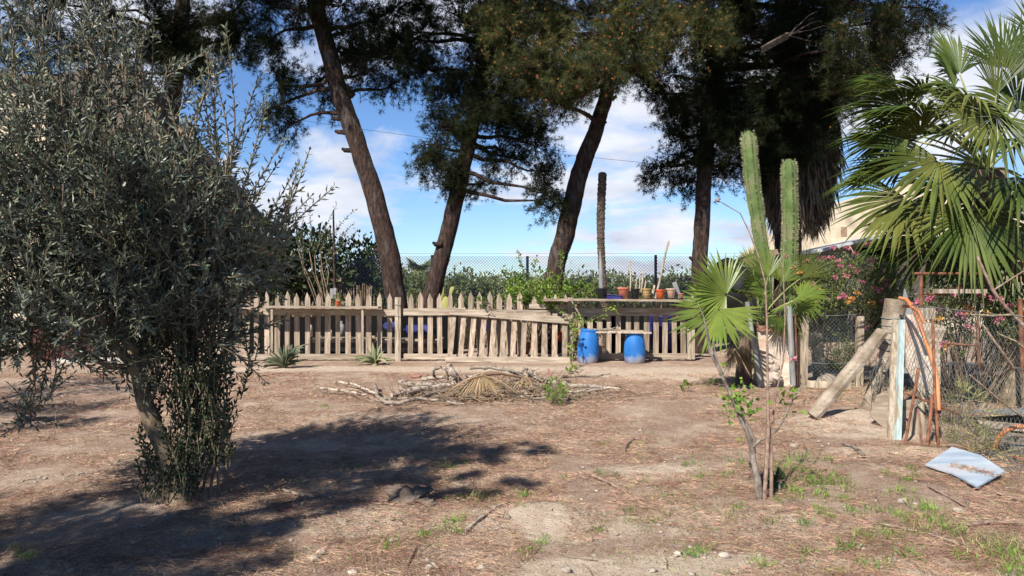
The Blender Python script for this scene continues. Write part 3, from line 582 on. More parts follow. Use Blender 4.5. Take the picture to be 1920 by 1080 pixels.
# ------------------------------------------------------------------ picket fence
FY = 15.4
def picket(mb, x, z0, z1, w=.105, t=.022, y=FY, tip=.13, lean=0, pointed=True):
    """front face polygon in XZ"""
    h = w / 2; j = lambda: random.uniform(-.006, .006)
    if pointed: poly = [(x - h + j(), z0), (x + h + j(), z0), (x + h + lean + j(), z1 - tip), (x + lean + j() * 2, z1), (x - h + lean + j(), z1 - tip)]
    else: poly = [(x - h, z0), (x + h, z0), (x + h + lean, z1), (x - h + lean, z1)]
    return mb.prism(poly, y, y + t)
def X(px, Y=FY): return (px - 960) / F * Y
def Z(py, Y=FY): return H - (py - 540) / F * Y
def fence(label, px0, px1, tops, step, rails, pw=.105, pick=M['picket'], y=FY, foot=None, tipz=548):
    root = thing('picket_fence', label, 'picket fence', (X((px0 + px1) / 2, y), y, 0), 'picket fence sections')
    for (a, za, b, zb, hgt) in rails:
        mb = MB(); mb.plank((X(a, y), y - .03, Z(za, y)), (X(b, y), y - .03, Z(zb, y)), hgt, .036, jit=.005); mb.build('rail', M['rail'], root)
    p = px0 + step * .6
    while p < px1:
        mb = MB(); jj = random.uniform(-3, 2); q = p + random.uniform(-1.2, 1.2)
        picket(mb, X(q, y), Z((foot or 668) + random.uniform(-2, 3), y), Z(tipz + jj, y), pw * random.uniform(.92, 1.08), y=y, lean=random.uniform(-.02, .02)); mb.build('picket', pick, root)
        p += step
    return root
fa = fence('left section of weathered picket fence, behind the plank shelf with the hanging plant', 412, 742, 548, 19.1,
           [(448, 584, 745, 586, .13), (412, 585, 447, 585, .12), (560, 669, 744, 668, .11), (412, 669, 558, 669, .10)])
fb = fence('middle section of weathered picket fence, half hidden by the leaning pale panel', 758, 985, 548, 18.6,
           [(757, 585, 870, 584, .14), (871, 585, 1062, 588, .13), (757, 668, 842, 668, .11), (843, 669, 1062, 669, .10)])
fb2 = fence('short run of pickets grown over with green bramble beside the shelf post', 992, 1064, 548, 18.6, [(992, 574, 1064, 575, .09)], tipz=553)
fc = fence('right section of picket fence in shade under the pot shelf, behind the blue drums', 1078, 1296, 560, 17.6,
           [(1076, 585, 1298, 584, .16), (1076, 668, 1296, 668, .12)], tipz=566)
for px, nm in ((1298, fc), (1290.5, fc)):
    mb = MB(); mb.box((X(px), FY - .05, Z(645)), (.07, .05, .62)); mb.build('post', M['oldwood'], nm)
for i, (px, nm) in enumerate(((745, fa), (750.5, fb), (1067, fb), (1071.5, fc))):
    mb = MB(); mb.box((X(px), FY - .09, Z(618)), (.065 if i % 2 == 0 else .05, .06, 1.34 if i < 2 else 1.32), jit=.004); mb.build('post', M['oldwood'], nm)
mb = MB()
for zz_ in (571, 592): mb.tube([(X(743), FY - .13, Z(zz_)), (X(753), FY - .13, Z(zz_ + 2)), (X(753), FY - .05, Z(zz_)), (X(742), FY - .05, Z(zz_)), (X(743), FY - .13, Z(zz_))], .005, 5, cap=False)
mb.build('wire_tie', M['greenwire'], fa)
# broken upright pieces at left end
def leanpanel():
    y0 = FY - .42; root = thing('picket_gate', 'pale picket gate leaning askew against the middle of the fence', 'gate', (X(950, y0), y0, 0))
    n = 12; y = y0
    def at(px, py):  # leaning plane: top touches the fence
        t = (678 - py) / 110; yy = y0 + t * .27; return Vector(((px - 960) / F * yy, yy, H - (py - 540) / F * yy))
    mb = MB(); mb.plank(at(843, 584), at(1067, 601), .135, .034, (0, .25, 1), .005); mb.build('rail', M['rail'], root)
    mb = MB(); mb.plank(at(835, 674), at(1068, 675), .12, .034, (0, .25, 1), .005); mb.build('rail', M['rail'], root)
    for i in range(n):
        a = 843 + i * 19.6; b = 852 + i * 18.9
        lo = at(a, 668 + max(0, i - 5) * 2.2 + 4); hi = at(b, 573 + i * 1.5 if i < 8 else 585 + i * .3)
        lo.y += .045; hi.y += .045
        d = (hi - lo); L = d.length; d.normalize(); h = .052
        u = Vector((1, 0, 0)); u = (u - d * u.dot(d)).normalized(); nn_ = u.cross(d)
        q = [lo - u * h, lo + u * h, lo + u * h + d * (L - .11), lo + d * L, lo - u * h + d * (L - .11)]
        if i >= 8: q = [lo - u * h, lo + u * h, lo + u * h + d * L, lo - u * h + d * L]
        k = len(q); V = q + [p - nn_ * .02 for p in q]
        fs = [tuple(range(k)), tuple(range(2 * k - 1, k - 1, -1))] + [(j, k + j, k + (j + 1) % k, (j + 1) % k) for j in range(k)]
        mb = MB(); mb.v.append(np.array(V, dtype=np.float32)); mb.nv = 2 * k; mb.f.append(fs); mb.smooth.append(False); mb.build('picket', M['picket'], root)
leanpanel()
# plank shelf on the left section
def shelf(label, a, b, py, depth, supports, name='plank_shelf', y=FY, th=.04):
    root = thing(name, label, 'shelf', (X((a + b) / 2, y), y - depth / 2, Z(py, y)), 'fence shelves')
    yy = y - .06 - depth / 2
    mb = MB(); mb.box((X((a + b) / 2, yy), yy, Z(py, yy)), (X(b, yy) - X(a, yy), depth, th), Matrix.Rotation(R(.4), 3, 'Y'), .006); mb.build('board', M['rail'], root)
    for s, lo in supports:
        q = y - .055 - depth + .05; mb = MB(); mb.box((X(s, q), q, (Z(py, q) - th / 2 - .002 + Z(lo, q)) / 2), (.045, .045, Z(py, q) - th / 2 - .002 - Z(lo, q))); mb.build('support', M['oldwood'], root)
    return root
shelf('long weathered plank shelf fixed to the left fence section, small hanging plant on it', 490, 712, 576, .42, [(510, 664), (680, 664)])
shelf('short plank shelf above the right end of the leaning panel', 1019, 1069, 562, .32, [])
shelf('long plank shelf along the right section, carrying the row of pots', 1074, 1298, 563, .36, [])
mb = MB(); mb.plank(W(478, 578, FY - .3), W(425, 574, FY + .1), .22, .03, (0, 1, .1)); tag(mb.build('loose_plank', M['rail'], None, W(450, 576, FY - .1)), 'short loose plank jutting out at the left end of the long shelf', 'plank')
# grey scrap blades behind the pickets at the hanging plant
for i, px in enumerate((621, 627)):
    mb = MB(); mb.plank(W(px, 560, FY + .2), W(px + 1, 541 - i, FY + .2), .06, .01, (1, 0, 0)); tag(mb.build('metal_strip', M['galv'], None, W(px, 555, FY + .2)), 'grey metal strip standing behind the pickets, %s of the pair above the hanging plant' % ('left' if i == 0 else 'right'), 'metal strip', 'metal strips behind the fence')

# ------------------------------------------------------------------ pots and things on the shelves
def pot(name, label, px, pyb, pyt, wt, wb, m, Y=FY - .24, rim=.012, soil=True, plant=None, group='pots on the fence shelf', cat='pot'):
    s = Y / F; c = W(px, pyb, Y); h = (pyb - pyt) * s; rt = wt * s / 2; rb = wb * s / 2
    root = thing(name, label, cat, c, group)
    mb = MB(); mb.lathe(c, [(0.001, .002), (rb, .002), (rb + (rt - rb) * .8, h * .8), (rt * .99, h * .83), (rt + rim * .6, h * .84), (rt + rim, h - .006), (rt + rim * .8, h), (rt - .004, h), (rt - .012, h - .03), (rb, h * .5)], 22); mb.build('body', m, root)
    if soil:
        mb = MB(); mb.lathe(c, [(rt - .014, h - .035), (rt * .5, h - .02), (.001, h - .015)], 12, wob=.05); mb.build('soil', M['soil'], root)
    return root, c, h
r_, c_, h_ = pot('plant_pot', 'large black plastic pot, leftmost on the shelf, grey pipe standing in it', 1128, 561, 540, 21, 15, M['black'])
mb = MB(); mb.tube([c_ + Vector((0, 0, .05)), c_ + Vector((-.01, 0, .35)), W(1127, 508, c_.y), W(1125, 470, c_.y)], [.05, .048, .042, .015], 10); tag(mb.build('grey_pipe', M['pvc'], None, c_), 'short grey pipe tapering upward out of the large black pot', 'pipe')
pot('plant_pot', 'faded terracotta plastic pot with wide rim, tallest on the shelf', 1169, 562, 539, 22, 14, M['terra'])
pot('plant_pot', 'smaller black plastic pot between the terracotta and tan pots', 1191, 561, 541, 16, 12, M['black'])
r_, c_, h_ = pot('plant_pot', 'tan ochre pot with ribbed bands, dark twigs beside it', 1212, 560, 541, 15, 12, M['tan'])
for k in range(3):
    mb = MB(); zc = h_ * (.35 + .2 * k); mb.lathe(c_, [(.073, zc), (.08, zc + .006), (.073, zc + .012)], 20); mb.build('band', M['tan'], r_)
pot('plant_pot', 'bright orange plastic pot', 1238, 560, 543, 16, 13, M['orange'])
pot('plant_pot', 'pale pink weathered pot with wire hung round it', 1258, 559, 541, 17, 12, M['pinkpot'])
pot('plant_pot', 'tiny brown pot at the right end of the shelf', 1277, 559, 550, 8, 6, M['terra'])
def tray():
    c = W(1151, 561, FY - .3); root = thing('plastic_tray', 'navy blue tray filled with pale earth, tilted on the pot shelf', 'tray', c)
    Rm = Matrix.Rotation(R(4), 3, 'Y'); mb = MB(); w, d, h = .29, .2, .09
    for sx, sy, sw, sd in ((0, -d / 2, w, .008), (0, d / 2, w, .008), (-w / 2, 0, .008, d - .01), (w / 2, 0, .008, d - .01)): mb.box(c + Vector((sx, sy, h / 2)), (sw, sd, h), Rm)
    mb.box(c + Vector((0, 0, .006)), (w - .01, d - .01, .01), Rm); mb.box(c + Vector((0, -d / 2 - .012, h - .006)), (w + .02, .018, .01), Rm); mb.build('body', M['bluetray'], root)
    mb = MB(); mb.box(c + Vector((0, 0, h - .006)), (w - .012, d - .012, .016), Rm, .006); mb.build('soil', M['stone'], root)
tray()
for i, (px, r) in enumerate(((1290, .035), (1299, .028), (1284, .022))):
    c = W(px, 558, FY - .22); mb = MB(); mb.blob(c, r, 9, .35, (1.3, 1, .8), i); tag(mb.build('stone', M['stone'], None, c), ['biggest grey stone at the right end of the pot shelf', 'rightmost small stone on the pot shelf', 'smallest stone beside the tiny brown pot'][i], 'stone', 'stones on the shelf')
sticks = [((1181, 552), (1182, 487), .017, 'thin straight upright stick behind the terracotta pot'), ((1201, 556), (1206, 507), .02, 'short upright stick left of the tan pot'), ((1193, 553), (1194, 526), .013, 'shortest stub stick behind the small black pot'), ((1229, 560), (1254, 452), .024, 'long pale pole leaning right above the orange pot'), ((1221, 556), (1227, 535), .028, 'stubby thick stick left of the orange pot'), ((1208, 548), (1211, 527), .016, 'crooked twig behind the tan pot'), ((1198, 556), (1199, 520), .012, 'slim stick close behind the small black pot')]
for (a, b, r, lb) in sticks:
    p = W(*a, FY - .12); mb = MB(); mb.tube(wander(p, W(*b, FY - .05), 5, .03), [r, r * .95, r, r * .9, r * .9, r * .85], 8, lump=.08); tag(mb.build('stick', M['oldwood'], None, p), lb, 'stick', 'sticks standing among the pots')
p = W(1274, 558, FY - .15); mb = MB(); mb.plank(p, W(1264, 529, FY - .15), .09, .02, (1, 0, 0)); tag(mb.build('slate_slab', M['galv'], None, p), 'grey green slab leaning behind the pale pink pot', 'slab')
# hanging plant
def hanging():
    c = W(634, 576, FY - .38); root, c, h = pot('hanging_plant', 'small orange pot of trailing succulent on the left plank shelf', 634, 576, 564, 8.5, 6, M['orange'], Y=FY - .38, group=None, cat='potted plant')
    mb = MB(); bush(mb, c + Vector((-.01, 0, .19)), (.09, .07, .06), 170, .035, .5); mb.build('foliage', M['shrub'], root)
    mb = MB(); bush(mb, c + Vector((-.02, 0, .22)), (.08, .06, .03), 50, .03, .5); mb.build('dry_tips', M['catkin'], root)
    mb = MB()
    for dx_, L_ in ((-.1, .25), (-.06, .18), (.08, .3), (.11, .2), (.06, .22), (-.12, .3)):
        P = np.array([[c.x + dx_ + random.uniform(-.01, .01), c.y - .05, c.z + .16 - L_ * k / 22] for k in range(22)]); D = rng.normal(size=(22, 3)) + [0, 0, -.8]; mb.leaves(P, D, .028, .014)
    mb.build('trailing_stems', M['shrub'], root)
hanging()

# ------------------------------------------------------------------ blue drums and the boards on them
def drum(px, pb, pt, label, tilt, Y):
    c = W(px, pb, Y); c.z = max(c.z, 0) if False else 0.0; s = Y / F; h = (pb - pt) * s; r = 20 * s
    root = thing('plastic_drum', label, 'drum', c, 'blue drums'); Mx = Matrix.Rotation(R(tilt), 3, 'Y')
    mb = MB(); mb.lathe(c, [(.001, .0), (r * .80, 0), (r * .90, .02), (r * .98, h * .18), (r * 1.02, h * .36), (r * .99, h * .54), (r * .92, h * .74), (r * .82, h * .91), (r * .79, h * .935), (r * .83, h * .945), (r * .83, h), (r * .76, h), (r * .74, h * .9), (r * .8, h * .6), (.001, h * .5)], 28, Mx)
    o = mb.build('body', DR, root)
    mb = MB(); mb.lathe(c, [(r * 1.015, h * .345), (r * 1.035, h * .36), (r * 1.015, h * .375)], 28, Mx); mb.build('ring', DR, root)
    mb = MB(); mb.lathe(c, [(r * .74, h * .985), (r * .70, h * .995), (r * .2, h * .99), (.001, h * .99)], 24, Mx); mb.build('lid', DR, root)
    return root
DR = mat('blue_plastic_dusty_foot', (.012, .11, .36), (.03, .17, .48), .55, 4, spec=.3, c3=(.09, .22, .42), bump=.15)
t = DR.node_tree; b_ = t.nodes['Principled BSDF']; src = b_.inputs['Base Color'].links[0].from_socket
tcd = N(t, 'ShaderNodeTexCoord'); sx = N(t, 'ShaderNodeSeparateXYZ'); LK(t, tcd.outputs['Object'], sx.inputs[0])
nz = N(t, 'ShaderNodeTexNoise'); nz.inputs['Scale'].default_value = 7; LK(t, tcd.outputs['Object'], nz.inputs['Vector'])
ad = N(t, 'ShaderNodeMath', operation='MULTIPLY_ADD'); LK(t, nz.outputs[0], ad.inputs[0]); ad.inputs[1].default_value = -.28; LK(t, sx.outputs[2], ad.inputs[2])
mr = N(t, 'ShaderNodeMapRange'); LK(t, ad.outputs[0], mr.inputs[0]); mr.inputs[1].default_value = -.12; mr.inputs[2].default_value = .04; mr.inputs[3].default_value = .85; mr.inputs[4].default_value = 0
mm = N(t, 'ShaderNodeMixRGB'); LK(t, mr.outputs[0], mm.inputs[0]); LK(t, src, mm.inputs[1]); mm.inputs[2].default_value = (.36, .33, .31, 1); LK(t, mm.outputs[0], b_.inputs['Base Color'])
drum(1101, 681, 617, 'blue plastic drum tilted left, left of the two, bramble shadow on it', 4, 14.9)
drum(1190, 681, 625, 'blue plastic drum standing upright, right of the two', 0, 14.9)
for a, b, w, lb in (((1108, 622), (1221, 624), .13, 'long thin weathered board laid across both blue drums, lowest of the pile'), ((1140, 620), (1206, 621), .12, 'shorter board lying on top of the long one over the drums')):
    p = W(*a, 14.85); q = W(*b, 14.75 if w == .13 else 14.8); p.z += .0; mb = MB(); mb.plank(p, q, .16, .022, (0, 1, .05), .006); tag(mb.build('plank', M['graywood'] if w == .13 else M['rail'], None, (p + q) / 2), lb, 'plank', 'boards on the drums')
p = W(1104, 617, 14.8); mb = MB(); mb.tube([p, W(1125, 618, 14.8), W(1145, 617.5, 14.78), W(1153, 614, 14.8)], [.018, .022, .02, .008], 7, lump=.1)
mb.tube([W(1145, 617.5, 14.78), W(1165, 619, 14.78)], [.018, .008], 6); tag(mb.build('driftwood_stick', M['graywood'], None, p), 'pale crooked stick lying on the boards over the drums', 'stick')

# ------------------------------------------------------------------ clutter behind the fence
def bench():
    Y = 16.3; root = thing('slatted_bench', 'low grey plank bench seen through the gaps of the left pickets', 'bench', (X(660, Y), Y, 0))
    for py in (637, 655, 666):
        mb = MB(); mb.plank(W(590, py, Y), W(830, py + 1, Y), .09, .5 if py == 637 else .03, (0, 0, 1), .004); mb.build('plank', M['oldwood'], root)
    for px in (600, 700, 800):
        mb = MB(); mb.box((X(px, Y + .1), Y + .1, .2), (.08, .08, .5)); mb.build('leg', M['oldwood'], root)
bench()
for a_, b_q, lb in ((458, 860, 'added black sheet standing in for shade behind the left and middle pickets'), (1090, 1300, 'added black sheet standing in for shade behind the right pickets')):  # near-black sheets added so the gaps between pickets look shaded
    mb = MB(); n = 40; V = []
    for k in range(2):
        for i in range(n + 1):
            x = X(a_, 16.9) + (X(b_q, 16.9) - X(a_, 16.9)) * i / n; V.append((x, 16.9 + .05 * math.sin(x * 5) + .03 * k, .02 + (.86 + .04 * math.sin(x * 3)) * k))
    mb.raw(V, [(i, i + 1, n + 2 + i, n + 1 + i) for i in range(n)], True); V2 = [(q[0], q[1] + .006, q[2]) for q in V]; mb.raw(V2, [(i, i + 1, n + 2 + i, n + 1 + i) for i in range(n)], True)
    tag(mb.build('gap_shade_sheet', M['dark'], None, (X((a_ + b_q) / 2, 16.9), 16.9, 0)), lb, 'netting')
def bottle(px, pb, pt, w, m, lb, Y=16.15, nm='plastic_jug'):
    c = W(px, pb, Y); s = Y / F; r = w * s / 2; h = (pb - pt) * s; root = thing(nm, lb, 'jug', c, 'jugs behind the pickets')
    mb = MB(); mb.lathe(c, [(.001, 0), (r, 0), (r, h * .62), (r * .8, h * .75), (r * .35, h * .85), (r * .35, h * .93)], 14); mb.build('body', m, root)
    mb = MB(); mb.lathe(c, [(r * .4, h * .9), (r * .4, h), (.001, h)], 10); mb.build('cap', m if m != M['cream'] else M['red'], root)
bottle(580, 631, 603, 12, M['cream'], 'cream jug with red cap between the left pickets')
bottle(618, 634, 614, 10, M['cream'], 'short cream jug standing right of the red capped one')
bottle(713, 632, 616, 9, M['white'], 'white jug between pickets just left of the fence post')
bottle(640, 630, 602, 14, M['pvc'], 'grey jug under the hanging plant, behind the pickets')
for a, b, lb in (((672, 650), (682, 612), 'red tool handle leaning right behind the left pickets'), ((697, 640), (690, 605), 'red tool handle leaning left near the fence post'), ((558, 612), (561, 590), 'short red handle leftmost behind the pickets')):
    p = W(*a, 16.0); mb = MB(); mb.tube([p, W(*b, 16.0)], .022, 8); tag(mb.build('tool_handle', M['red'], None, p), lb, 'handle', 'red handles behind the fence')
def lump(nm, px, py, rx, rz, m, lb, cat, Y=16.2, seed=1):
    c = W(px, py, Y); mb = MB(); mb.blob(c, 1, 16, .25, (rx, rx * .7, rz), seed); return tag(mb.build(nm, m, None, c), lb, cat)
lump('blue_cloth', 785, 620, .34, .13, M['bluecloth'], 'crumpled blue cloth glimpsed through pickets left of the leaning panel', 'cloth')
lump('blue_cloth', 735, 612, .16, .12, M['bluecloth'], 'small bundle of blue cloth right behind the fence post', 'cloth', seed=3)
lump('blue_cloth', 935, 610, .26, .18, M['bluecloth'], 'dark blue cloth heap behind the leaning panel', 'cloth', seed=5)
for px, pb, pt, w, m, lb, nm in ((1240, 655, 592, 52, M['bluetray'], 'dark blue barrel behind the right pickets beneath the orange pot', 'blue_barrel'), (1048, 640, 622, 20, M['orange'], 'orange bucket behind the right end of the leaning panel', 'orange_bucket'), (975, 665, 640, 40, M['terra'], 'brown clay bowl behind the leaning panel', 'clay_bowl')):
    Y = 16.3; c = W(px, pb, Y); s = Y / F; mb = MB(); h = (pb - pt) * s; r = w * s / 2; mb.lathe(c, [(.001, 0), (r * .8, 0), (r, h * .5), (r * .95, h * .97), (r, h), (r * .9, h), (r * .85, h * .7), (.001, h * .6)], 20); tag(mb.build(nm, m, None, c), lb, nm.split('_')[1])
p = W(1350, 655, 13.8)
# reed screen at left rear
def reeds():
    Y = 19.5; root = thing('reed_screen', 'dark screen of dry reeds and branches behind the left pickets', 'screen', (X(560, Y), Y, 0)); mb = MB()
    for i in range(330):
        px = random.uniform(380, 700); top = random.uniform(505, 555) if px < 640 else random.uniform(530, 560)
        p = W(px, 640, Y + random.uniform(-.1, .1)); p.z = 0; q = W(px + random.uniform(-8, 8), top, p.y); mb.tube([p, q], [.017, .01], 4, cap=False)
    mb.build('reeds', M['stick'], root)
    for a, b in (((400, 528), (640, 524)), ((400, 570), (660, 568))):
        m2 = MB(); m2.plank(W(*a, Y - .16), W(*b, Y - .16), .09, .05); m2.build('rail', M['stick'], root)
reeds()
mb = MB(); p = W(628, 545, 18.5); mb.tube([Vector((p.x, p.y, 0)), p, W(625, 395, 18.5)], [.05, .04, .02], 7, lump=.1); tag(mb.build('dark_pole', M['bark'], None, Vector((p.x, p.y, 0))), 'dark thin pole rising behind the left pickets', 'pole')
# ------------------------------------------------------------------ wire fence at the back
def chain(mb, fn, L, Hh, cell, r, sag=0):
    """diagonal zigzag wires; fn(u,v) -> point, u along, v up"""
    n = int(L / cell) + 1; k = int(Hh / cell)
    V = []; Fc = []; b = 0
    for s_ in (1, -1):
        for i in range(-k, n + k):
            run = []
            for j in range(k + 1):
                q = (i + s_ * j) if s_ > 0 else (i + k - j) ; u = q * cell; v = j * cell
                if 0 <= u <= L: run.append(fn(u, v))
                else:
                    if len(run) > 1: break
                    run = []
            if len(run) < 2: continue
            step = max(1, len(run) // (6 if sag == 0 else 24)) ; pts = run[::step]
            if pts[-1] is not run[-1]: pts.append(run[-1])
            mb.tube(pts, r, 3, cap=False)
def back_fence():
    Y = 22.0; a = X(560, Y); b = X(1500, Y); zt = Z(476, Y)
    root = thing('chain_link_fence', 'tall see-through galvanised mesh fence behind the pines', 'wire fence', ((a + b) / 2, Y, 0))
    mb = MB(); chain(mb, lambda u, v: Vector((a + u, Y, .1 + v)), b - a, zt - .1, .09, .0055); mb.build('mesh', M['wire'], root)
    mb = MB()
    for z in (zt + .01, Z(521, Y), zt * .5): mb.tube([(a, Y - .01, z), (b, Y - .01, z)], .0035, 3)
    mb.build('tension_wires', M['wire'], root)
    for px, pt, m in ((630, 476, 'galv'), (989, 480, 'galv'), (1034, 472, 'bark'), (1230, 478, 'black'), (810, 478, 'galv'), (1440, 478, 'galv')):
        mb = MB(); x = X(px, Y); mb.tube([(x, Y + .05, 0), (x, Y + .05, Z(pt, Y))], .042, 8); mb.build('post', M[m], root)
back_fence()
mb = MB(); pts = [W(430 + 900 * t / 14, 205 + 112 * (t / 14) + 8 * math.sin(math.pi * t / 14), 38) for t in range(15)]
tag(mb.tube(pts, .009, 4).build('overhead_cable', M['black'], None, pts[0]), 'thin black overhead cable crossing the sky behind the pines', 'cable')

# ------------------------------------------------------------------ cut palm trunk, skirted palm
def stump():
    Y = 16.6; b = W(1131, 560, Y); b.z = 0; root = thing('cut_palm_trunk', 'slim headless palm trunk ringed with leaf scars, standing behind the pots', 'palm trunk', b)
    t0 = W(1128, 323, Y); mb = MB(); pts = []; rad = []; n = 150
    for i in range(n + 1):
        t = i / n; p = b.lerp(t0, t) + Vector((.03 * math.sin(t * 7), 0, 0)); pts.append(p); rad.append((.088 + .006 * math.sin(t * 9)) * (1.08 if i % 4 == 0 else .97 if i % 4 == 2 else 1.0 + random.uniform(-.04, .04)))
    rad[-1] *= .6; mb.tube(pts, rad, 14, lump=.09, smooth=False); mb.build('trunk', M['scar'], root)
stump()
def skirt_palm():
    Y = 18.5; b = W(1478, 560, Y); b.z = 0; root = thing('skirted_palm', 'tall palm wrapped in a hanging skirt of dead brown leaves, behind the cacti', 'palm tree', b)
    mb = MB(); mb.tube([b, W(1478, 430, Y), W(1485, 200, Y), W(1490, 20, Y)], [.42, .3, .28, .26], 14, lump=.08); mb.build('trunk', M['bark'], root)
    mb = MB(); n = 5200; t = rng.random(n) ** .8
    zt = Z(120, Y); zb = Z(400, Y); z = zt + (zb - zt) * t
    pxc = 1497; ang = rng.random(n) * 2 * math.pi
    prof = np.interp(t, [0, .25, .6, .85, 1], [.5, .85, .9, .72, .42])
    r = prof * (.45 + .55 * rng.random(n) ** .5)
    cx = X(1497, Y) + (t - .5) * -.1
    P = np.stack([cx + np.cos(ang) * r, Y + np.sin(ang) * r, z], 1)
    D = np.stack([np.cos(ang) * .14, np.sin(ang) * .14, -np.ones(n)], 1) + rng.normal(size=(n, 3)) * .12
    mb.leaves(P, D, rng.uniform(.4, 1.0, n), rng.uniform(.03, .07, n)); mb.build('leaf_skirt', M['skirt'], root)
    mb = MB()
    for i in range(16):
        a = random.uniform(0, 6.28); c = W(1485, 15, Y); fan(mb, c + Vector((math.cos(a) * .9, math.sin(a) * .9, random.uniform(-.4, .6))), Vector((math.cos(a), math.sin(a), random.uniform(-.5, .6))), .95, 26, 100, .3)
    mb.build('crown', M['palm'], root)
# ------------------------------------------------------------------ fan palms
def fan(mb, hub, d, Rr, nseg=40, spread=115, droop=.35, split=.55, roll=0, w0=None, jag=.12, fold=.5, up=(0, 0, 1), pet=None):
    d = Vector(d).normalized(); u = Vector(up); side = d.cross(u)
    if side.length < .05: side = d.cross(Vector((0, 1, 0)))
    side.normalize(); nrm = side.cross(d).normalized()
    Mr = Matrix.Rotation(roll, 3, d); side = Mr @ side; nrm = Mr @ nrm
    st = [.04, .25, .5, .62, .8, .92, 1.0]; V = []; Fc = []
    for i in range(nseg):
        a = R(-spread + 2 * spread * (i + .5) / nseg); ls = Rr * (1 - .22 * abs(a / R(spread)) ** 2) * random.uniform(1 - jag, 1 + jag * .4)
        sd = d * math.cos(a) + side * math.sin(a) + nrm * .12 * math.cos(a * 1.0); sd.normalize(); tn = (side * math.cos(a) - d * math.sin(a)).normalized()
        da = R(2 * spread / nseg) * .5; dr = droop * random.uniform(.6, 1.5); tw = rv(.06)
        base = len(V)
        for k, s in enumerate(st):
            hw = s * ls * math.tan(da) if s <= split else split * ls * math.tan(da) * max(.04, 1 - ((s - split) / (1 - split)) ** .85)
            p = Vector(hub) + sd * s * ls + Vector((0, 0, -1)) * dr * ls * max(0, s - .25) ** 2.2 + tw * s * s * ls + nrm * .10 * ls * abs(math.sin(a)) * s
            V += [p - tn * hw, p + nrm * hw * fold, p + tn * hw]
        for k in range(len(st) - 1):
            q = base + k * 3; Fc += [(q, q + 1, q + 4, q + 3), (q + 1, q + 2, q + 5, q + 4)]
    mb.raw(V, Fc)
    return mb
skirt_palm()
def palm_leaf(root, crown, hub, Rr, d=None, m='palm', spread=112, droop=.35, nseg=42, roll=0, r=.014, sag=.12, up=(0, 0, 1)):
    crown = Vector(crown); hub = Vector(hub); v = hub - crown
    if d is None: d = v.normalized() + Vector((0, 0, -.25))
    mb = MB(); fan(mb, hub, d, Rr, nseg, spread, droop, roll=roll, up=up, split=.68 if m == 'palmyoung' else .6, fold=.9); lf = mb.build('fan_leaf', M[m], root)
    mid = (crown + hub) / 2 + Vector((0, 0, sag * v.length)); pts = [crown * (1 - t) ** 2 + mid * 2 * t * (1 - t) + hub * t * t for t in [i / 6 for i in range(7)]]
    mb = MB(); mb.tube(pts, [r * 1.6, r * 1.4, r * 1.2, r * 1.1, r, r * .9, r * .6], 6, cap=False); mb.build('leaf_stalk', M['petiole'], lf, base=gloc(lf))
    return lf
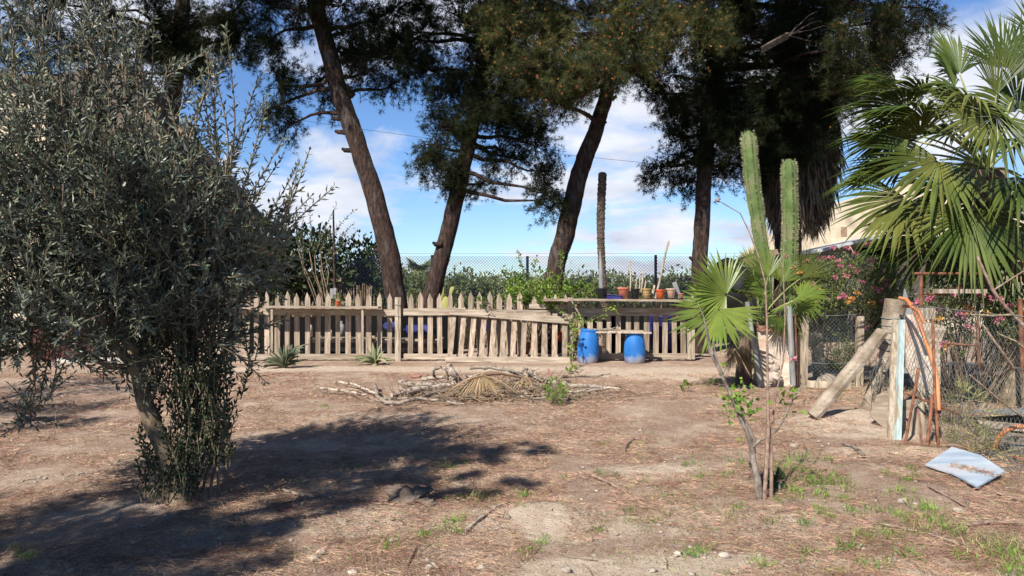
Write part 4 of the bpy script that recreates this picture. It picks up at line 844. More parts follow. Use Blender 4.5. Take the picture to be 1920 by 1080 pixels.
def big_palm():
    Y = 9.6; c = W(1852, 318, Y); b = Vector((c.x + .35, Y, 0)); root = thing('fan_palm', 'large green fan palm at the right edge with big sunlit pleated leaves', 'palm tree', b)
    mb = MB(); pts = wander(b, c, 24, .05); mb.tube(pts, [.19 + (.03 if i % 2 else 0) for i in range(25)], 14, lump=.12, smooth=False); mb.build('trunk', M['olivebark'], root)
    L = [  # hub px,py, dY, R, dir(x,y,z), spread, droop, tilt towards camera
        ((1700, 205), .2, .92, (-1, .1, .1), 92, .42, -.15), ((1735, 180), .5, .85, (-.9, .3, .3), 90, .5, -.1), ((1700, 310), .5, .9, (-1, .2, -.1), 90, .45, -.2), ((1725, 255), .0, .95, (-1, -.1, .0), 95, .5, -.1),
        ((1790, 165), .1, .8, (-.5, .0, .85), 80, .55, .4), ((1868, 178), -.1, .82, (-.05, -.1, 1), 42, .08, .5), ((1915, 150), .1, .9, (.25, .1, 1), 55, .12, .5), ((1825, 200), -.5, .9, (-.7, -.5, .2), 108, .6, .5),
        ((1868, 218), -.8, .98, (-.35, -.5, -.75), 100, .3, .9), ((1762, 300), -.4, .98, (-.75, -.3, -.65), 95, .3, .9), ((1700, 372), -.1, .95, (-.8, -.1, -.65), 92, .3, .8), ((1820, 400), -.6, 1.0, (-.1, -.3, -1), 108, .25, .8),
        ((1915, 330), -.7, .95, (.5, -.5, -.7), 105, .35, .8), ((1760, 440), .1, .9, (-.5, 0, -.95), 100, .25, .6), ((1905, 430), -.4, .95, (.25, -.2, -1), 105, .25, .7), ((1740, 390), .6, .9, (-.8, .4, -.3), 95, .35, -.2),
        ((1950, 240), -.4, .95, (.8, -.4, .0), 105, .5, .6), ((1840, 300), .6, .9, (-.3, .6, -.6), 105, .4, .3), ((1850, 470), .4, .9, (0, .3, -1), 105, .25, .4), ((1950, 80), .3, .85, (.4, .2, .9), 60, .2, .4), ((1800, 330), .2, .9, (-.6, .1, -.8), 100, .35, .6), ((1660, 330), .3, .75, (-1, .1, -.2), 80, .4, -.2), ((1950, 440), .1, .9, (.5, 0, -1), 105, .25, .5), ((1680, 160), .5, .7, (-1, .2, .15), 70, .5, -.1), ((1790, 250), .7, .9, (-.8, .6, .1), 100, .4, .2), ((1735, 225), -.2, .95, (-.9, -.2, .15), 100, .5, .1), ((1690, 260), .5, .9, (-1, .3, .05), 95, .45, -.2), ((1800, 140), .3, .8, (-.4, .2, .9), 80, .35, .3), ((1880, 130), .4, .85, (.1, .2, 1), 70, .25, .3), ((1830, 240), .3, .95, (-.4, .1, .4), 110, .5, .3), ((1910, 210), .3, .95, (.3, .1, .5), 110, .5, .4), ((1720, 290), .9, .95, (-1, .4, -.3), 95, .45, .1), ((1760, 360), .9, .95, (-.7, .5, -.7), 100, .4, .1), ((1860, 380), 1.0, .95, (-.1, .6, -.8), 108, .35, .1), ((1900, 260), .8, .9, (.4, .7, .0), 105, .45, .1), ((1830, 440), .9, .9, (-.2, .5, -.9), 105, .3, .1), ((1800, 190), .8, .85, (-.5, .6, .4), 100, .5, .1), ((1930, 350), .9, .9, (.6, .6, -.4), 105, .4, .1), ((1710, 420), .8, .85, (-.8, .4, -.7), 95, .35, .1)]
    for (px, py), dy_, Rr, d, spd, dr, tl in L:
        palm_leaf(root, c, W(px, py, Y + dy_), Rr * 1.07, d, 'palm', spd, dr, random.randint(36, 46), roll=random.uniform(-.15, .15), up=(0, -tl, .7))
    for i in range(5):
        palm_leaf(root, c - Vector((0, 0, .15)), c + Vector((random.uniform(-.5, .4), random.uniform(-.5, 0), random.uniform(-1.1, -.7))), .7, (random.uniform(-.4, .4), -.2, -1), 'palmdead', 60, .1, 26)
big_palm()
def young_palm():
    Y = 11.6; c = W(1425, 600, Y); b = G(1425, 722); b = Vector((W(1425, 700, Y).x, Y, 0)); root = thing('young_fan_palm', 'young bright green fan palm spreading over the right end of the picket fence', 'palm tree', b)
    L = [((1362, 553), -.5, .80, (-.75, -.2, .35), 108, .08, 'palmyoung'), ((1350, 580), -.7, .80, (-.6, -.3, -.75), 122, .08, 'palmyoung'), ((1398, 552), -.2, .48, (-.1, -.6, .05), 115, .35, 'palm'), ((1440, 520), -.1, .55, (-.25, 0, 1), 60, .1, 'palmyoung'), ((1412, 505), .2, .42, (-.5, .1, 1), 45, .1, 'palmyoung'),
         ((1502, 522), .3, .62, (.6, 0, .8), 50, .12, 'palm'), ((1482, 568), -.3, .45, (.15, -.6, .1), 112, .35, 'palmyoung'), ((1445, 545), .1, .5, (-.6, 0, .3), 80, .15, 'palmyoung'), ((1458, 592), -.35, .38, (-.1, -.6, -.7), 80, .25, 'palm'), ((1400, 590), -.1, .36, (-.3, -.3, -.8), 70, .3, 'palm'), ((1500, 560), -.1, .5, (.6, -.4, .1), 112, .35, 'palmyoung'), ((1420, 540), .1, .5, (-.5, -.2, .6), 95, .2, 'palm'), ((1465, 530), .3, .5, (.2, .1, 1), 70, .15, 'palmyoung'), ((1475, 600), -.2, .4, (.3, -.4, -.6), 100, .25, 'palm')]
    for (px, py), dy_, Rr, d, spd, dr, m in L:
        palm_leaf(root, c, W(px, py, Y + dy_), Rr, d, m, spd, dr, 40, roll=random.uniform(-.3, .3), r=.011, up=(0, -.9, .6))
    mb = MB(); 
    for i in range(22):
        a = random.uniform(-1, 1); h0 = W(1388 + a * 20, random.uniform(645, 676), Y - .25); fan(mb, h0, Vector((a * .5, -.25, -1)), random.uniform(.2, .36), 12, 26, .1, jag=.3)
    mb.build('dead_leaf_skirt', M['palmdead'], root)
    mb = MB(); mb.tube([b - Vector((.25, .0, .05)), W(1396, 640, Y), c - Vector((0, 0, .0))], [.13, .11, .05], 10, lump=.2); mb.build('trunk', M['skirt'], root)
young_palm()
def pipe(a, b, r, lb, m='galv', Y=11.0, Y2=None, nm='metal_pipe', cat='pipe', grp=None):
    p = W(*a, Y); q = W(*b, Y2 or Y); p.z = max(p.z, gh(p.x, p.y) - .02); mb = MB(); mb.tube([p, q], r, 12); return tag(mb.build(nm, M[m], None, p), lb, cat, grp)
pipe((1487, 722), (1480, 574), .042, 'grey metal pipe standing in front of the whitewashed wall, thicker and nearest the gate', Y=11.0)
pipe((1424, 712), (1401, 566), .036, 'grey metal pipe leaning among the young palm leaves, left of the wall', Y=11.15)
mb = MB(); c = W(1487, 672, 11.0); mb.tube([c + Vector((math.cos(t) * .055, math.sin(t) * .055, .01 * math.sin(3 * t))) for t in [k * .7 for k in range(10)]], .008, 5, cap=False); mb.leaves(np.array([list(c + Vector((-.02, -.06, 0)))] * 5), rng.normal(size=(5, 3)) + [-.3, 0, -.5], .09, .03); tag(mb.build('pink_ribbon', M['pink'], None, c), 'faded pink ribbon tied round the standing grey pipe', 'ribbon')
pipe((1494, 722), (1491, 590), .016, 'thin rusty rod beside the standing grey pipe', 'rust', Y=11.1, nm='iron_rod', cat='rod')

# ------------------------------------------------------------------ columnar cacti
def cactus(lb, pts, r, seed):
    P = [W(*q, Y) for *q, Y in pts]; b = Vector((P[0].x, P[0].y, 0)); root = thing('columnar_cactus', lb, 'cactus', b, 'tall column cacti')
    path = [b] + P; n = 60; pp = []
    for i in range(n + 1):
        t = i / n * (len(path) - 1); k = min(int(t), len(path) - 2); pp.append(path[k].lerp(path[k + 1], t - k))
    for _ in range(12): pp = [pp[0]] + [(pp[i - 1] + pp[i] * 2 + pp[i + 1]) / 4 for i in range(1, n)] + [pp[-1]]
    rad = []
    for i in range(n + 1):
        d = (pp[-1] - pp[i]).length; rad.append(r * min(1, math.sqrt(max(0, 1 - max(0, 1 - d / (r * 1.5)) ** 2)) + .02) * (1 + .04 * math.sin(i * .8 + seed)))
    ribs = 8; m = ribs * 4; prof = [1.0, .9, .74, .9]
    mb = MB(); mb.tube(pp, rad, m, shape=prof); mb.build('stem', M['cactus'], root)
    sp = MB(); P_, D_ = [], []
    prev = None
    for i in range(0, n * 2):
        t = i / 2; k = int(t); k2 = min(k + 1, n); p = pp[k].lerp(pp[k2], t - k); rr = rad[k] 
        d = (pp[k2] - pp[max(k - 1, 0)]).normalized(); a = Vector((1, 0, 0)); u = (a - d * a.dot(d)).normalized(); w = d.cross(u)
        for j in range(ribs):
            th = 2 * math.pi * j / ribs; o = u * math.cos(th) + w * math.sin(th)
            for q in range(4): P_.append(p + o * rr * .98); D_.append(o + rv(.7))
    sp.needles(P_, D_, .045, .006); tag(sp.build('spines', M['spine'], root), kind='stuff')
cactus('taller column cactus with bluish green ribs, left of the pair', [(1435, 520, 12.4), (1425, 440, 12.4), (1411, 350, 12.4), (1402, 244, 12.4)], .118, 1)
cactus('shorter column cactus with straight ribs, right of the pair', [(1478, 520, 12.2), (1482, 420, 12.2), (1479, 297, 12.2)], .118, 2)

# ------------------------------------------------------------------ whitewashed wall, mesh gate
def wall():
    Y = 11.4; root = thing('low_block_wall', 'crumbling whitewashed low wall with red brick course, left of the mesh gate', 'wall', (X(1462, Y), Y, 0))
    mb = MB(); x0, x1 = X(1424, Y), X(1503, Y); zt = Z(622, Y)
    n = 14; k = 16; V = []
    for i in range(k + 1):
        for j in range(n + 1):
            x = x0 + (x1 - x0) * j / n; z = -.05 + (zt + .05) * i / k; V.append((x, Y + .04 * mnoise.noise(Vector((x * 5, 1, z * 5))) + .02 * mnoise.noise(Vector((x * 14, 2, z * 14))), z))
    mb.raw(V, [(i * (n + 1) + j, i * (n + 1) + j + 1, (i + 1) * (n + 1) + j + 1, (i + 1) * (n + 1) + j) for i in range(k) for j in range(n)], True)
    mb.box(((x0 + x1) / 2, Y + .14, zt / 2 - .03), (x1 - x0 + .01, .2, zt + .05)); mb.build('masonry', M['whitewash'], root)
    for i, (a, b) in enumerate(((1423, 1447), (1449, 1476), (1478, 1504))):
        mb = MB(); mb.box(((X(a, Y) + X(b, Y)) / 2, Y + .1, zt + .045 + .004 * i), (X(b, Y) - X(a, Y) - .006, .3, .085), None, .008); mb.build('brick', M['brick'] if i == 0 else M['whitewash'], root)
wall()
for i, (px, py, r) in enumerate(((1448, 690, .075), (1452, 707, .09), (1443, 676, .05))):
    c = W(px, py, 11.2); mb = MB(); mb.blob(c, r, 14, .55, (1.15, .8, .85), i + 4); tag(mb.build('stone', M['stone'], None, c), ['middle pale stone of the little pile against the whitewashed wall', 'lowest and biggest pale stone against the whitewashed wall', 'topmost small pale stone against the whitewashed wall'][i], 'stone', 'stones piled at the wall')
def gate():
    Y = 11.3; root = thing('mesh_gate', 'chain-link garden gate between pale posts, dark shrub behind it', 'gate', (X(1560, Y), Y, 0))
    for px, w, t in ((1507, .09, 588), (1611, .10, 592)):
        mb = MB(); mb.box((X(px, Y), Y, (Z(t, Y)) / 2 - .03), (w, .08, Z(t, Y) + .06), Matrix.Rotation(R(1), 3, 'Y'), .012); mb.build('post', M['oldwood'], root)
    a, b = X(1514, Y), X(1604, Y); mb = MB(); chain(mb, lambda u, v: Vector((a + u, Y - .02 + .02 * math.sin(u * 9 + v * 5), .12 + v)), b - a, Z(590, Y) - .12, .062, .0024, 1); mb.build('mesh', M['greenwire'], root)
    mb = MB()
    for q in (590, 680): mb.tube([(a, Y - .03, Z(q, Y)), ((a + b) / 2, Y - .03, Z(q + 2, Y)), (b, Y - .03, Z(q, Y))], .007, 4)
    mb.build('tie_wires', M['greenwire'], root)
    mb = MB(); mb.plank((a - .05, Y - .12, .06), (b - .15, Y - .14, .04), .10, .05, jit=.01); mb.build('threshold', M['oldwood'], root)
gate()
mb = MB(); c = W(1570, 700, 12.3); mb.plank(W(1530, 625, 12.4), W(1538, 735, 12.2), .2, .03, (1, 0, 0), .02); tag(mb.build('leaning_board', M['oldwood'], None, c), 'pale broken board leaning behind the mesh gate', 'board')
for i, (px, py, r) in enumerate(((1555, 712, .13), (1580, 716, .12), (1532, 716, .09), (1597, 705, .1))):
    c = W(px, py, 12.0); mb = MB(); mb.blob(c, r, 10, .35, (1, .8, .8), i + 14); tag(mb.build('stone', M['stone'], None, c), ['big stone behind the middle of the mesh gate', 'flat stone behind the right half of the mesh gate', 'small stone behind the left edge of the mesh gate', 'upright stone behind the right gate post'][i], 'stone', 'stones behind the gate')

# ------------------------------------------------------------------ lantana hedge with flowers
def flower_head(m):
    mb = MB(); n = 40; d = rng.normal(size=(n, 3)); d[:, 2] = np.abs(d[:, 2]) * .7; d /= np.linalg.norm(d, axis=1)[:, None]
    mb.leaves(d * .036, d * .5 + rng.normal(size=(n, 3)) * .8, .028, .026); return mb.build('flower', M[m], None)
def lantana(lb, E, fl, Ybase, px0):
    b = Vector((X(px0, Ybase), Ybase, 0)); root = thing('lantana_shrub', lb, 'flowering shrub', b, 'lantana shrubs')
    mb = MB(); tw = MB()
    for px, py, Y, rx, ry, rz, n in E:
        cp = bush(mb, W(px, py, Y), (rx, ry, rz), n, .036, .62, .5, .3, .07)
        for q in cp[:22]:
            s_ = Vector((b.x + (q[0] - b.x) * .5, Ybase + .2, max(.1, q[2] - .9))); tw.tube(wander(s_, q, 4, .12), [.007, .006, .005, .004, .003], 4, cap=False)
    mb.build('foliage', M['lantana'], root); tw.build('stems', M['stick'], root)
    k0 = [None, None]
    for (px, py, Y, kind) in fl:
        k = 0 if kind == 'p' else 1
        if k0[k] is None: k0[k] = flower_head('pink' if k == 0 else 'yellow'); o = k0[k]
        else: o = k0[k].copy(); link(o)
        o.parent = root; o.location = W(px, py, Y) - b; o.rotation_euler = (random.uniform(0, .9), random.uniform(-.4, .4), random.uniform(0, 6)); s_ = random.uniform(.75, 1.25); o.scale = (s_, s_, s_)
    return root
fl = [(1560, 466, 'p'), (1587, 466, 'p'), (1629, 459, 'p'), (1604, 477, 'p'), (1529, 485, 'p'), (1547, 485, 'p'), (1558, 485, 'p'), (1511, 491, 'p'), (1525, 497, 'p'), (1532, 505, 'p'), (1572, 490, 'p'), (1575, 500, 'p'), (1595, 501, 'p'), (1609, 509, 'p'), (1632, 490, 'p'), (1630, 502, 'p'), (1656, 507, 'p'), (1687, 495, 'p'), (1472, 482, 'p'), (1487, 503, 'y'), (1498, 511, 'y'), (1523, 517, 'y'), (1586, 517, 'p'), (1655, 527, 'p'), (1665, 535, 'p'), (1524, 534, 'p'), (1533, 543, 'y'), (1639, 541, 'p'), (1652, 545, 'p'), (1580, 555, 'p'), (1607, 551, 'y'), (1598, 561, 'y'), (1527, 570, 'y'), (1552, 562, 'p'), (1634, 570, 'y'), (1592, 567, 'y'), (1575, 560, 'p'), (1655, 568, 'p'), (1627, 616, 'p'), (1612, 625, 'p'), (1415, 580, 'p'), (1433, 588, 'p'), (1565, 520, 'p'), (1616, 530, 'p')]
lantana('lantana shrub covered in pink and orange flower heads above the mesh gate', [(1600, 540, 12.25, .98, .3, .40, 5600), (1530, 550, 12.2, .42, .3, .42, 2600), (1650, 560, 12.3, .55, .4, .34, 1700), (1580, 510, 12.5, .7, .35, .25, 1300), (1560, 488, 12.4, .5, .2, .12, 420), (1640, 505, 12.4, .5, .2, .18, 700), (1565, 640, 12.5, .3, .25, .5, 1300), (1590, 670, 12.6, .35, .2, .3, 700), (1635, 605, 12.1, .16, .15, .35, 500), (1500, 530, 12.6, .3, .25, .3, 500)],
        [(a, b, 11.93 - random.uniform(0, .06), k) for a, b, k in fl], 12.5, 1580)
fl2 = [(1723, 566, 'p'), (1719, 573, 'p'), (1745, 563, 'p'), (1764, 583, 'p'), (1747, 561, 'p'), (1785, 553, 'p'), (1796, 545, 'p'), (1815, 580, 'y'), (1822, 585, 'y'), (1807, 590, 'y'), (1862, 560, 'p'), (1870, 563, 'p'), (1779, 650, 'y'), (1770, 648, 'p'), (1875, 602, 'p'), (1800, 592, 'p'), (1838, 555, 'p'), (1850, 590, 'y'), (1895, 575, 'p'), (1760, 600, 'y'), (1815, 615, 'p'), (1905, 540, 'p')]
lantana('lantana shrub with scattered pink flowers behind the right wire fence', [(1830, 575, 9.25, .75, .25, .32, 2900), (1900, 600, 9.25, .4, .25, .33, 1500), (1770, 590, 9.3, .33, .25, .25, 1000), (1860, 540, 9.3, .5, .25, .18, 700), (1950, 570, 9.3, .4, .3, .4, 900), (1790, 640, 9.3, .25, .2, .2, 420)],
        [(a, b, 9.02 - random.uniform(0, .06), k) for a, b, k in fl2], 9.4, 1840)

# ------------------------------------------------------------------ strut post, old log, boards, rods, hose
def log_post():
    Y = 8.5; b = W(1650, 792, Y); root = thing('log_post', 'thick weathered log post bound with wire, propped up at an angle beside the gate', 'post', b)
    c = [W(1640, 790, Y + .1), W(1648, 720, Y + .08), W(1652, 690, Y + .06), W(1660, 660, Y + .05), W(1664, 635, Y + .02), W(1670, 605, Y), W(1677, 580, Y), W(1681, 563, Y)]
    mb = MB(); mb.tube([W(1657, 697, Y), W(1660, 684, Y), W(1660, 670, Y), W(1662, 658, Y), W(1665, 640, Y), W(1668, 622, Y), W(1672, 600, Y), W(1678, 575, Y), W(1680, 562, Y)], [.03, .05, .075, .07, .085, .09, .105, .118, .115], 18, lump=.035); mb.build('log', M['beam'], root)
    mb = MB()
    for px, py, r in ((1671, 610, .108), (1669, 622, .100), (1666, 634, .096), (1665, 642, .094), (1662, 654, .085), (1673, 596, .118)):
        p = W(px, py, Y); mb.tube([p + Vector((math.cos(t) * r, math.sin(t) * r, .012 * math.sin(t))) for t in [k * .55 for k in range(13)]], .006, 4, cap=False)
    mb.build('wire_binding', M['greenwire'], root)
    mb = MB(); mb.tube(wander(W(1660, 672, Y + .04), W(1624, 786, Y + .1), 6, .03), [.055, .06, .065, .07, .078, .082, .085], 12, lump=.1); mb.build('lower_log', M['beam'], root)
    mb = MB()
    for k in range(26):
        mb.tube(wander(W(random.uniform(1628, 1675), random.uniform(660, 790), Y - .1), W(random.uniform(1628, 1690), random.uniform(680, 800), Y - .12), 5, .25), .0035, 3, cap=False)
    mb.build('wire_tangle', M['greenwire'], root)
log_post()
mb = MB(); p = W(1524, 776, 8.3); q = W(1655, 622, 8.35); p.z -= .03; mb.tube([p, p.lerp(q, .3), p.lerp(q, .7), q], [.074, .078, .076, .066], 9, lump=.07, smooth=False); tag(mb.build('prop_beam', M['beam'], None, p), 'stout squared timber beam propped diagonally against the log post', 'beam')
mb = MB(); p = W(1673, 822, 7.5); q = W(1682, 600, 7.8); mb.plank(p, q, .085, .035, (1, 0, 0), .006); tag(mb.build('upright_plank', M['oldwood'], None, p), 'bare weathered plank standing upright against the log post', 'plank')
mb = MB(); p = W(1683, 829, 7.38); q = W(1691, 600, 7.7); mb.plank(p, q, .05, .04, (1, 0, 0), .006); tag(mb.build('painted_plank', M['bluewood'], None, p), 'narrow plank with flaking pale blue paint beside the bare one', 'plank')
def board(lb, poly, Y, m='oldwood', th=.025, nm='wooden_board', lean=.0):
    pts = [W(a, b, Y + (Z(b, Y)) * lean) for a, b in poly]; k = len(pts); nn_ = Vector((0, 1, 0)) * th
    V = pts + [p + nn_ for p in pts]; mb = MB(); mb.v.append(np.array(V, dtype=np.float32)); mb.nv = 2 * k
    mb.f.append([tuple(range(k)), tuple(range(2 * k - 1, k - 1, -1))] + [(j, k + j, k + (j + 1) % k, (j + 1) % k) for j in range(k)]); mb.smooth.append(False)
    return tag(mb.build(nm, M[m], None, pts[0]), lb, 'board', 'boards stacked by the log post')
board('sharp pointed grey board rising highest behind the orange hose', [(1688, 600), (1697, 541), (1716, 600), (1712, 700), (1690, 700)], 8.9, 'pvc')
board('broad pale board behind the mesh, slanting down right from the log', [(1698, 590), (1712, 590), (1735, 640), (1758, 760), (1742, 770), (1700, 690)], 8.3, 'whitewash')
board('wide tan board with a slanting right edge behind the rusty rods', [(1722, 600), (1775, 612), (1762, 650), (1764, 720), (1740, 720)], 8.5, 'rail')
board('short grey board end nailed across at the top of the stack', [(1722, 578), (1753, 577), (1754, 598), (1722, 600)], 8.7)
board('low sandy board standing behind the painted plank', [(1690, 752), (1726, 748), (1712, 840), (1692, 830)], 7.9, 'rail')
board('pale board piece between the two lower rusty rods', [(1712, 770), (1733, 752), (1738, 850), (1700, 838)], 7.6, 'oldwood')
board('sandy plank lying low to the left of the painted plank', [(1645, 742), (1672, 730), (1668, 812), (1632, 780)], 8.0, 'rail')
for (a, b, r, lb, Ya, Yb) in (((1762, 870), (1749, 600), .014, 'longest rusty iron rod, reaching highest through the mesh', 6.9, 7.4), ((1697, 832), (1722, 690), .014, 'rusty iron rod leaning right beside the painted plank', 7.2, 7.5), ((1736, 852), (1748, 740), .016, 'short thick rusty rod standing left of the longest one', 6.95, 7.3), ((1728, 838), (1722, 770), .009, 'thin rusty rod between the low boards', 7.05, 7.3), ((1693, 735), (1800, 778), .012, 'rusty rod lying crosswise through the wire mesh', 7.6, 7.2)):
    p = W(*a, Ya); mb = MB(); q = W(*b, Yb); mb.tube([p, (p + q) / 2 + rv(.012), q], r, 8, lump=.1); tag(mb.build('iron_rod', M['rust'], None, p), lb, 'rod', 'rusty rods by the log post')
mb = MB(); hp = [W(1687, 559, 8.2), W(1700, 562, 8.05), W(1714, 580, 7.9), W(1725, 610, 7.8), W(1738, 645, 7.6), W(1750, 680, 7.4), W(1758, 720, 7.3), W(1760, 770, 7.2)]
mb.tube(hp, .021, 8); mb.tube([W(1694, 575, 8.2), W(1708, 574, 8.1), W(1722, 583, 8.0), W(1734, 606, 7.95)], .018, 8); tag(mb.build('orange_hose', M['hose'], None, hp[0]), 'faded orange hose looped over the log post and hanging down', 'hose')
mb = MB(); hp = [W(1866, 838, 6.7), W(1872, 822, 6.65), W(1885, 808, 6.6), W(1905, 800, 6.55), W(1935, 799, 6.5)]; mb.tube(hp, .022, 8); mb.tube([W(1900, 855, 6.5), W(1912, 862, 6.5), W(1940, 866, 6.5)], .022, 8); tag(mb.build('orange_hose', M['hose'], None, hp[0]), 'faded orange hose arching over the low boards at the right edge', 'hose')

# ------------------------------------------------------------------ near wire fence at the right
def right_fence():
    root = thing('chain_link_fence', 'sagging dark green mesh fence at the right edge, near the white board', 'wire fence', W(1770, 850, 7.3))
    def base_pt(u):   # u metres along
        a = W(1700, 800, 7.9); b = W(1975, 880, 6.0); L = (b - a).length; return a.lerp(b, u / 2.9) 
    def fn(u, v):
        p = base_pt(u); z = v * (1 - .02 * u) ; t = 1.32
        bul = .05 * math.sin(u * 4 + v * 2) + .16 * math.exp(-((u - 1.0) / .5) ** 2) * (1 - v / 1.4)
        return Vector((p.x + .035 * math.sin(v * 6 + u * 2), p.y - bul, .03 + z))
    mb = MB(); chain(mb, fn, 3.3, 1.28, .085, .0021, 1); mb.build('mesh', M['greenwire'], root)
    mb = MB(); mb.tube([fn(u * .3, 1.29) for u in range(12)], .006, 4); mb.build('top_wire', M['greenwire'], root)
    mb = MB()
    for k in range(48):
        p = W(random.uniform(1770, 1925), random.uniform(840, 915), 6.2); Yg = F * H / (random.uniform(845, 905) - 540); p = W(random.uniform(1790, 1960), 540 + F * (H - .04) / Yg, Yg)
        a = rv(.16); a.z = abs(a.z) * .5; mb.tube(wander(p - a, p + Vector((a.x, a.y, .02)), 4, .12), .0035, 3, cap=False)
    mb.build('crumpled_mesh', M['greenwire'], root)
right_fence()
def white_board():
    q = [G(1735, 884), G(1785, 857), G(1840, 874), G(1884, 902), G(1832, 926), G(1805, 911), G(1783, 900), G(1757, 892)]
    for i, h_ in enumerate((.02, .05, .07, .10, .03, .015, .015, .015)): q[i].z = gh(q[0].x, q[0].y) + .035 + .05 * (q[i].x - q[0].x) + .01 * (q[i].y - q[0].y)
    k = len(q); V = q + [p + Vector((0, 0, -.014)) for p in q]; mb = MB(); mb.v.append(np.array(V, dtype=np.float32)); mb.nv = 2 * k
    mb.f.append([tuple(range(k - 1, -1, -1)), tuple(range(k, 2 * k))] + [(j, (j + 1) % k, k + (j + 1) % k, k + j) for j in range(k)]); mb.smooth.append(False)
    root = thing('marble_board', 'broken bluish white marbled board lying on the ground at lower right', 'board', q[0]); mb.build('panel', M['board'], root)
    mb = MB(); P = [(W(1816, 903, 5.9).lerp(W(1806, 892, 6.0), random.random())) for _ in range(260)]; P = np.array([[p.x + random.gauss(0, .03) + (v_ - .5) * .12, p.y + random.gauss(0, .03) - (v_ - .5) * .34 - .1, q[0].z] for p in P for v_ in [random.random()]]); D = rng.normal(size=(260, 3)); D[:, 2] = np.abs(D[:, 2]) * .2
    P[:, 2] = q[0].z + .006 + .05 * (P[:, 0] - q[0].x); tag(mb.needles(P, D, .05, .004).build('litter_on_board', M['litter'], root), kind='stuff')
white_board()
# flat grey sheet and dark boards on the ground beyond the right fence
mb = MB(); p = G(1890, 790); mb.box(p + Vector((.35, 0, .12)), (1.3, .6, .02), Matrix.Rotation(R(12), 3, 'Z') @ Matrix.Rotation(R(-6), 3, 'X')); tag(mb.build('grey_sheet', M['pvc'], None, p), 'flat grey sheet lying beyond the right wire fence', 'sheet')
for i, (a, b, w) in enumerate((((1830, 812), (1960, 850), .1), ((1850, 830), (1960, 872), .13), ((1808, 800), (1930, 812), .08))):
    mb = MB(); p = G(*a) + Vector((0, 0, .05)); q = G(*b) + Vector((0, 0, .06)); mb.plank(p, q, .06, w, jit=.01); tag(mb.build('plank', M['graywood'], None, p), ['middle grey plank on the ground at the right edge under the orange hose', 'nearest grey plank on the ground at the right edge', 'farthest grey plank on the ground beyond the right fence'][i], 'plank', 'planks lying at the right edge')
mb = MB(); a = W(1770, 686, 14.4); a.z = .03; b = a + Vector((3.6, .1, .01)); tag(mb.tube([a, b], .03, 6).build('white_edging', M['cream'], None, a), 'thin pale edging line on the ground beyond the right fence', 'edging')
# rusty pipe frame behind
def rust_frame():
    Y = 8.85; root = thing('rusty_pipe_frame', 'rusty pipe framework below the large fan palm', 'frame', W(1727, 640, Y))
    for a, b, r in (((1714, 513), (1845, 513), .017), ((1727, 515), (1727, 572), .021), ((1727, 551), (1780, 552), .012), ((1727, 572), (1724, 690), .017), ((1832, 600), (1836, 690), .017), ((1770, 644), (1835, 648), .012), ((1912, 560), (1918, 700), .028)):
        mb = MB(); mb.tube([W(*a, Y), W(*b, Y)], r, 8); mb.build('pipe', M['rust'], root)
    mb = MB(); mb.plank(W(1755, 546, Y - .05), W(1845, 546, Y - .05), .05, .12); mb.build('seat_board', M['oldwood'], root)
rust_frame()
# bare twigs at the right edge
def bare_shrub():
    Y = 6.4; b = W(1965, 800, Y); root = thing('bare_shrub', 'leafless shrub reaching in with reddish grey branches at the right edge', 'shrub', b); mb = MB()
    for pts, r in (([(1985, 690), (1920, 612), (1885, 575), (1862, 545), (1832, 480)], .02), ([(1900, 590), (1860, 592), (1820, 590)], .011), ([(1975, 700), (1900, 690), (1872, 650), (1842, 608)], .016), ([(1990, 790), (1915, 780), (1868, 745), (1818, 703)], .014), ([(1990, 700), (1935, 665), (1905, 640), (1870, 625)], .012), ([(1862, 545), (1900, 520), (1925, 505)], .008), ([(1990, 700), (1965, 800)], .03), ([(1990, 790), (1965, 805)], .02), ([(1985, 690), (1990, 790)], .03)):
        P = [W(*p, Y + random.uniform(-.05, .05)) for p in pts]; mb.tube(P, [r * (1 - .6 * i / len(P)) for i in range(len(P))], 7, lump=.08)
    mb.build('branches', M['stick'], root)
bare_shrub()

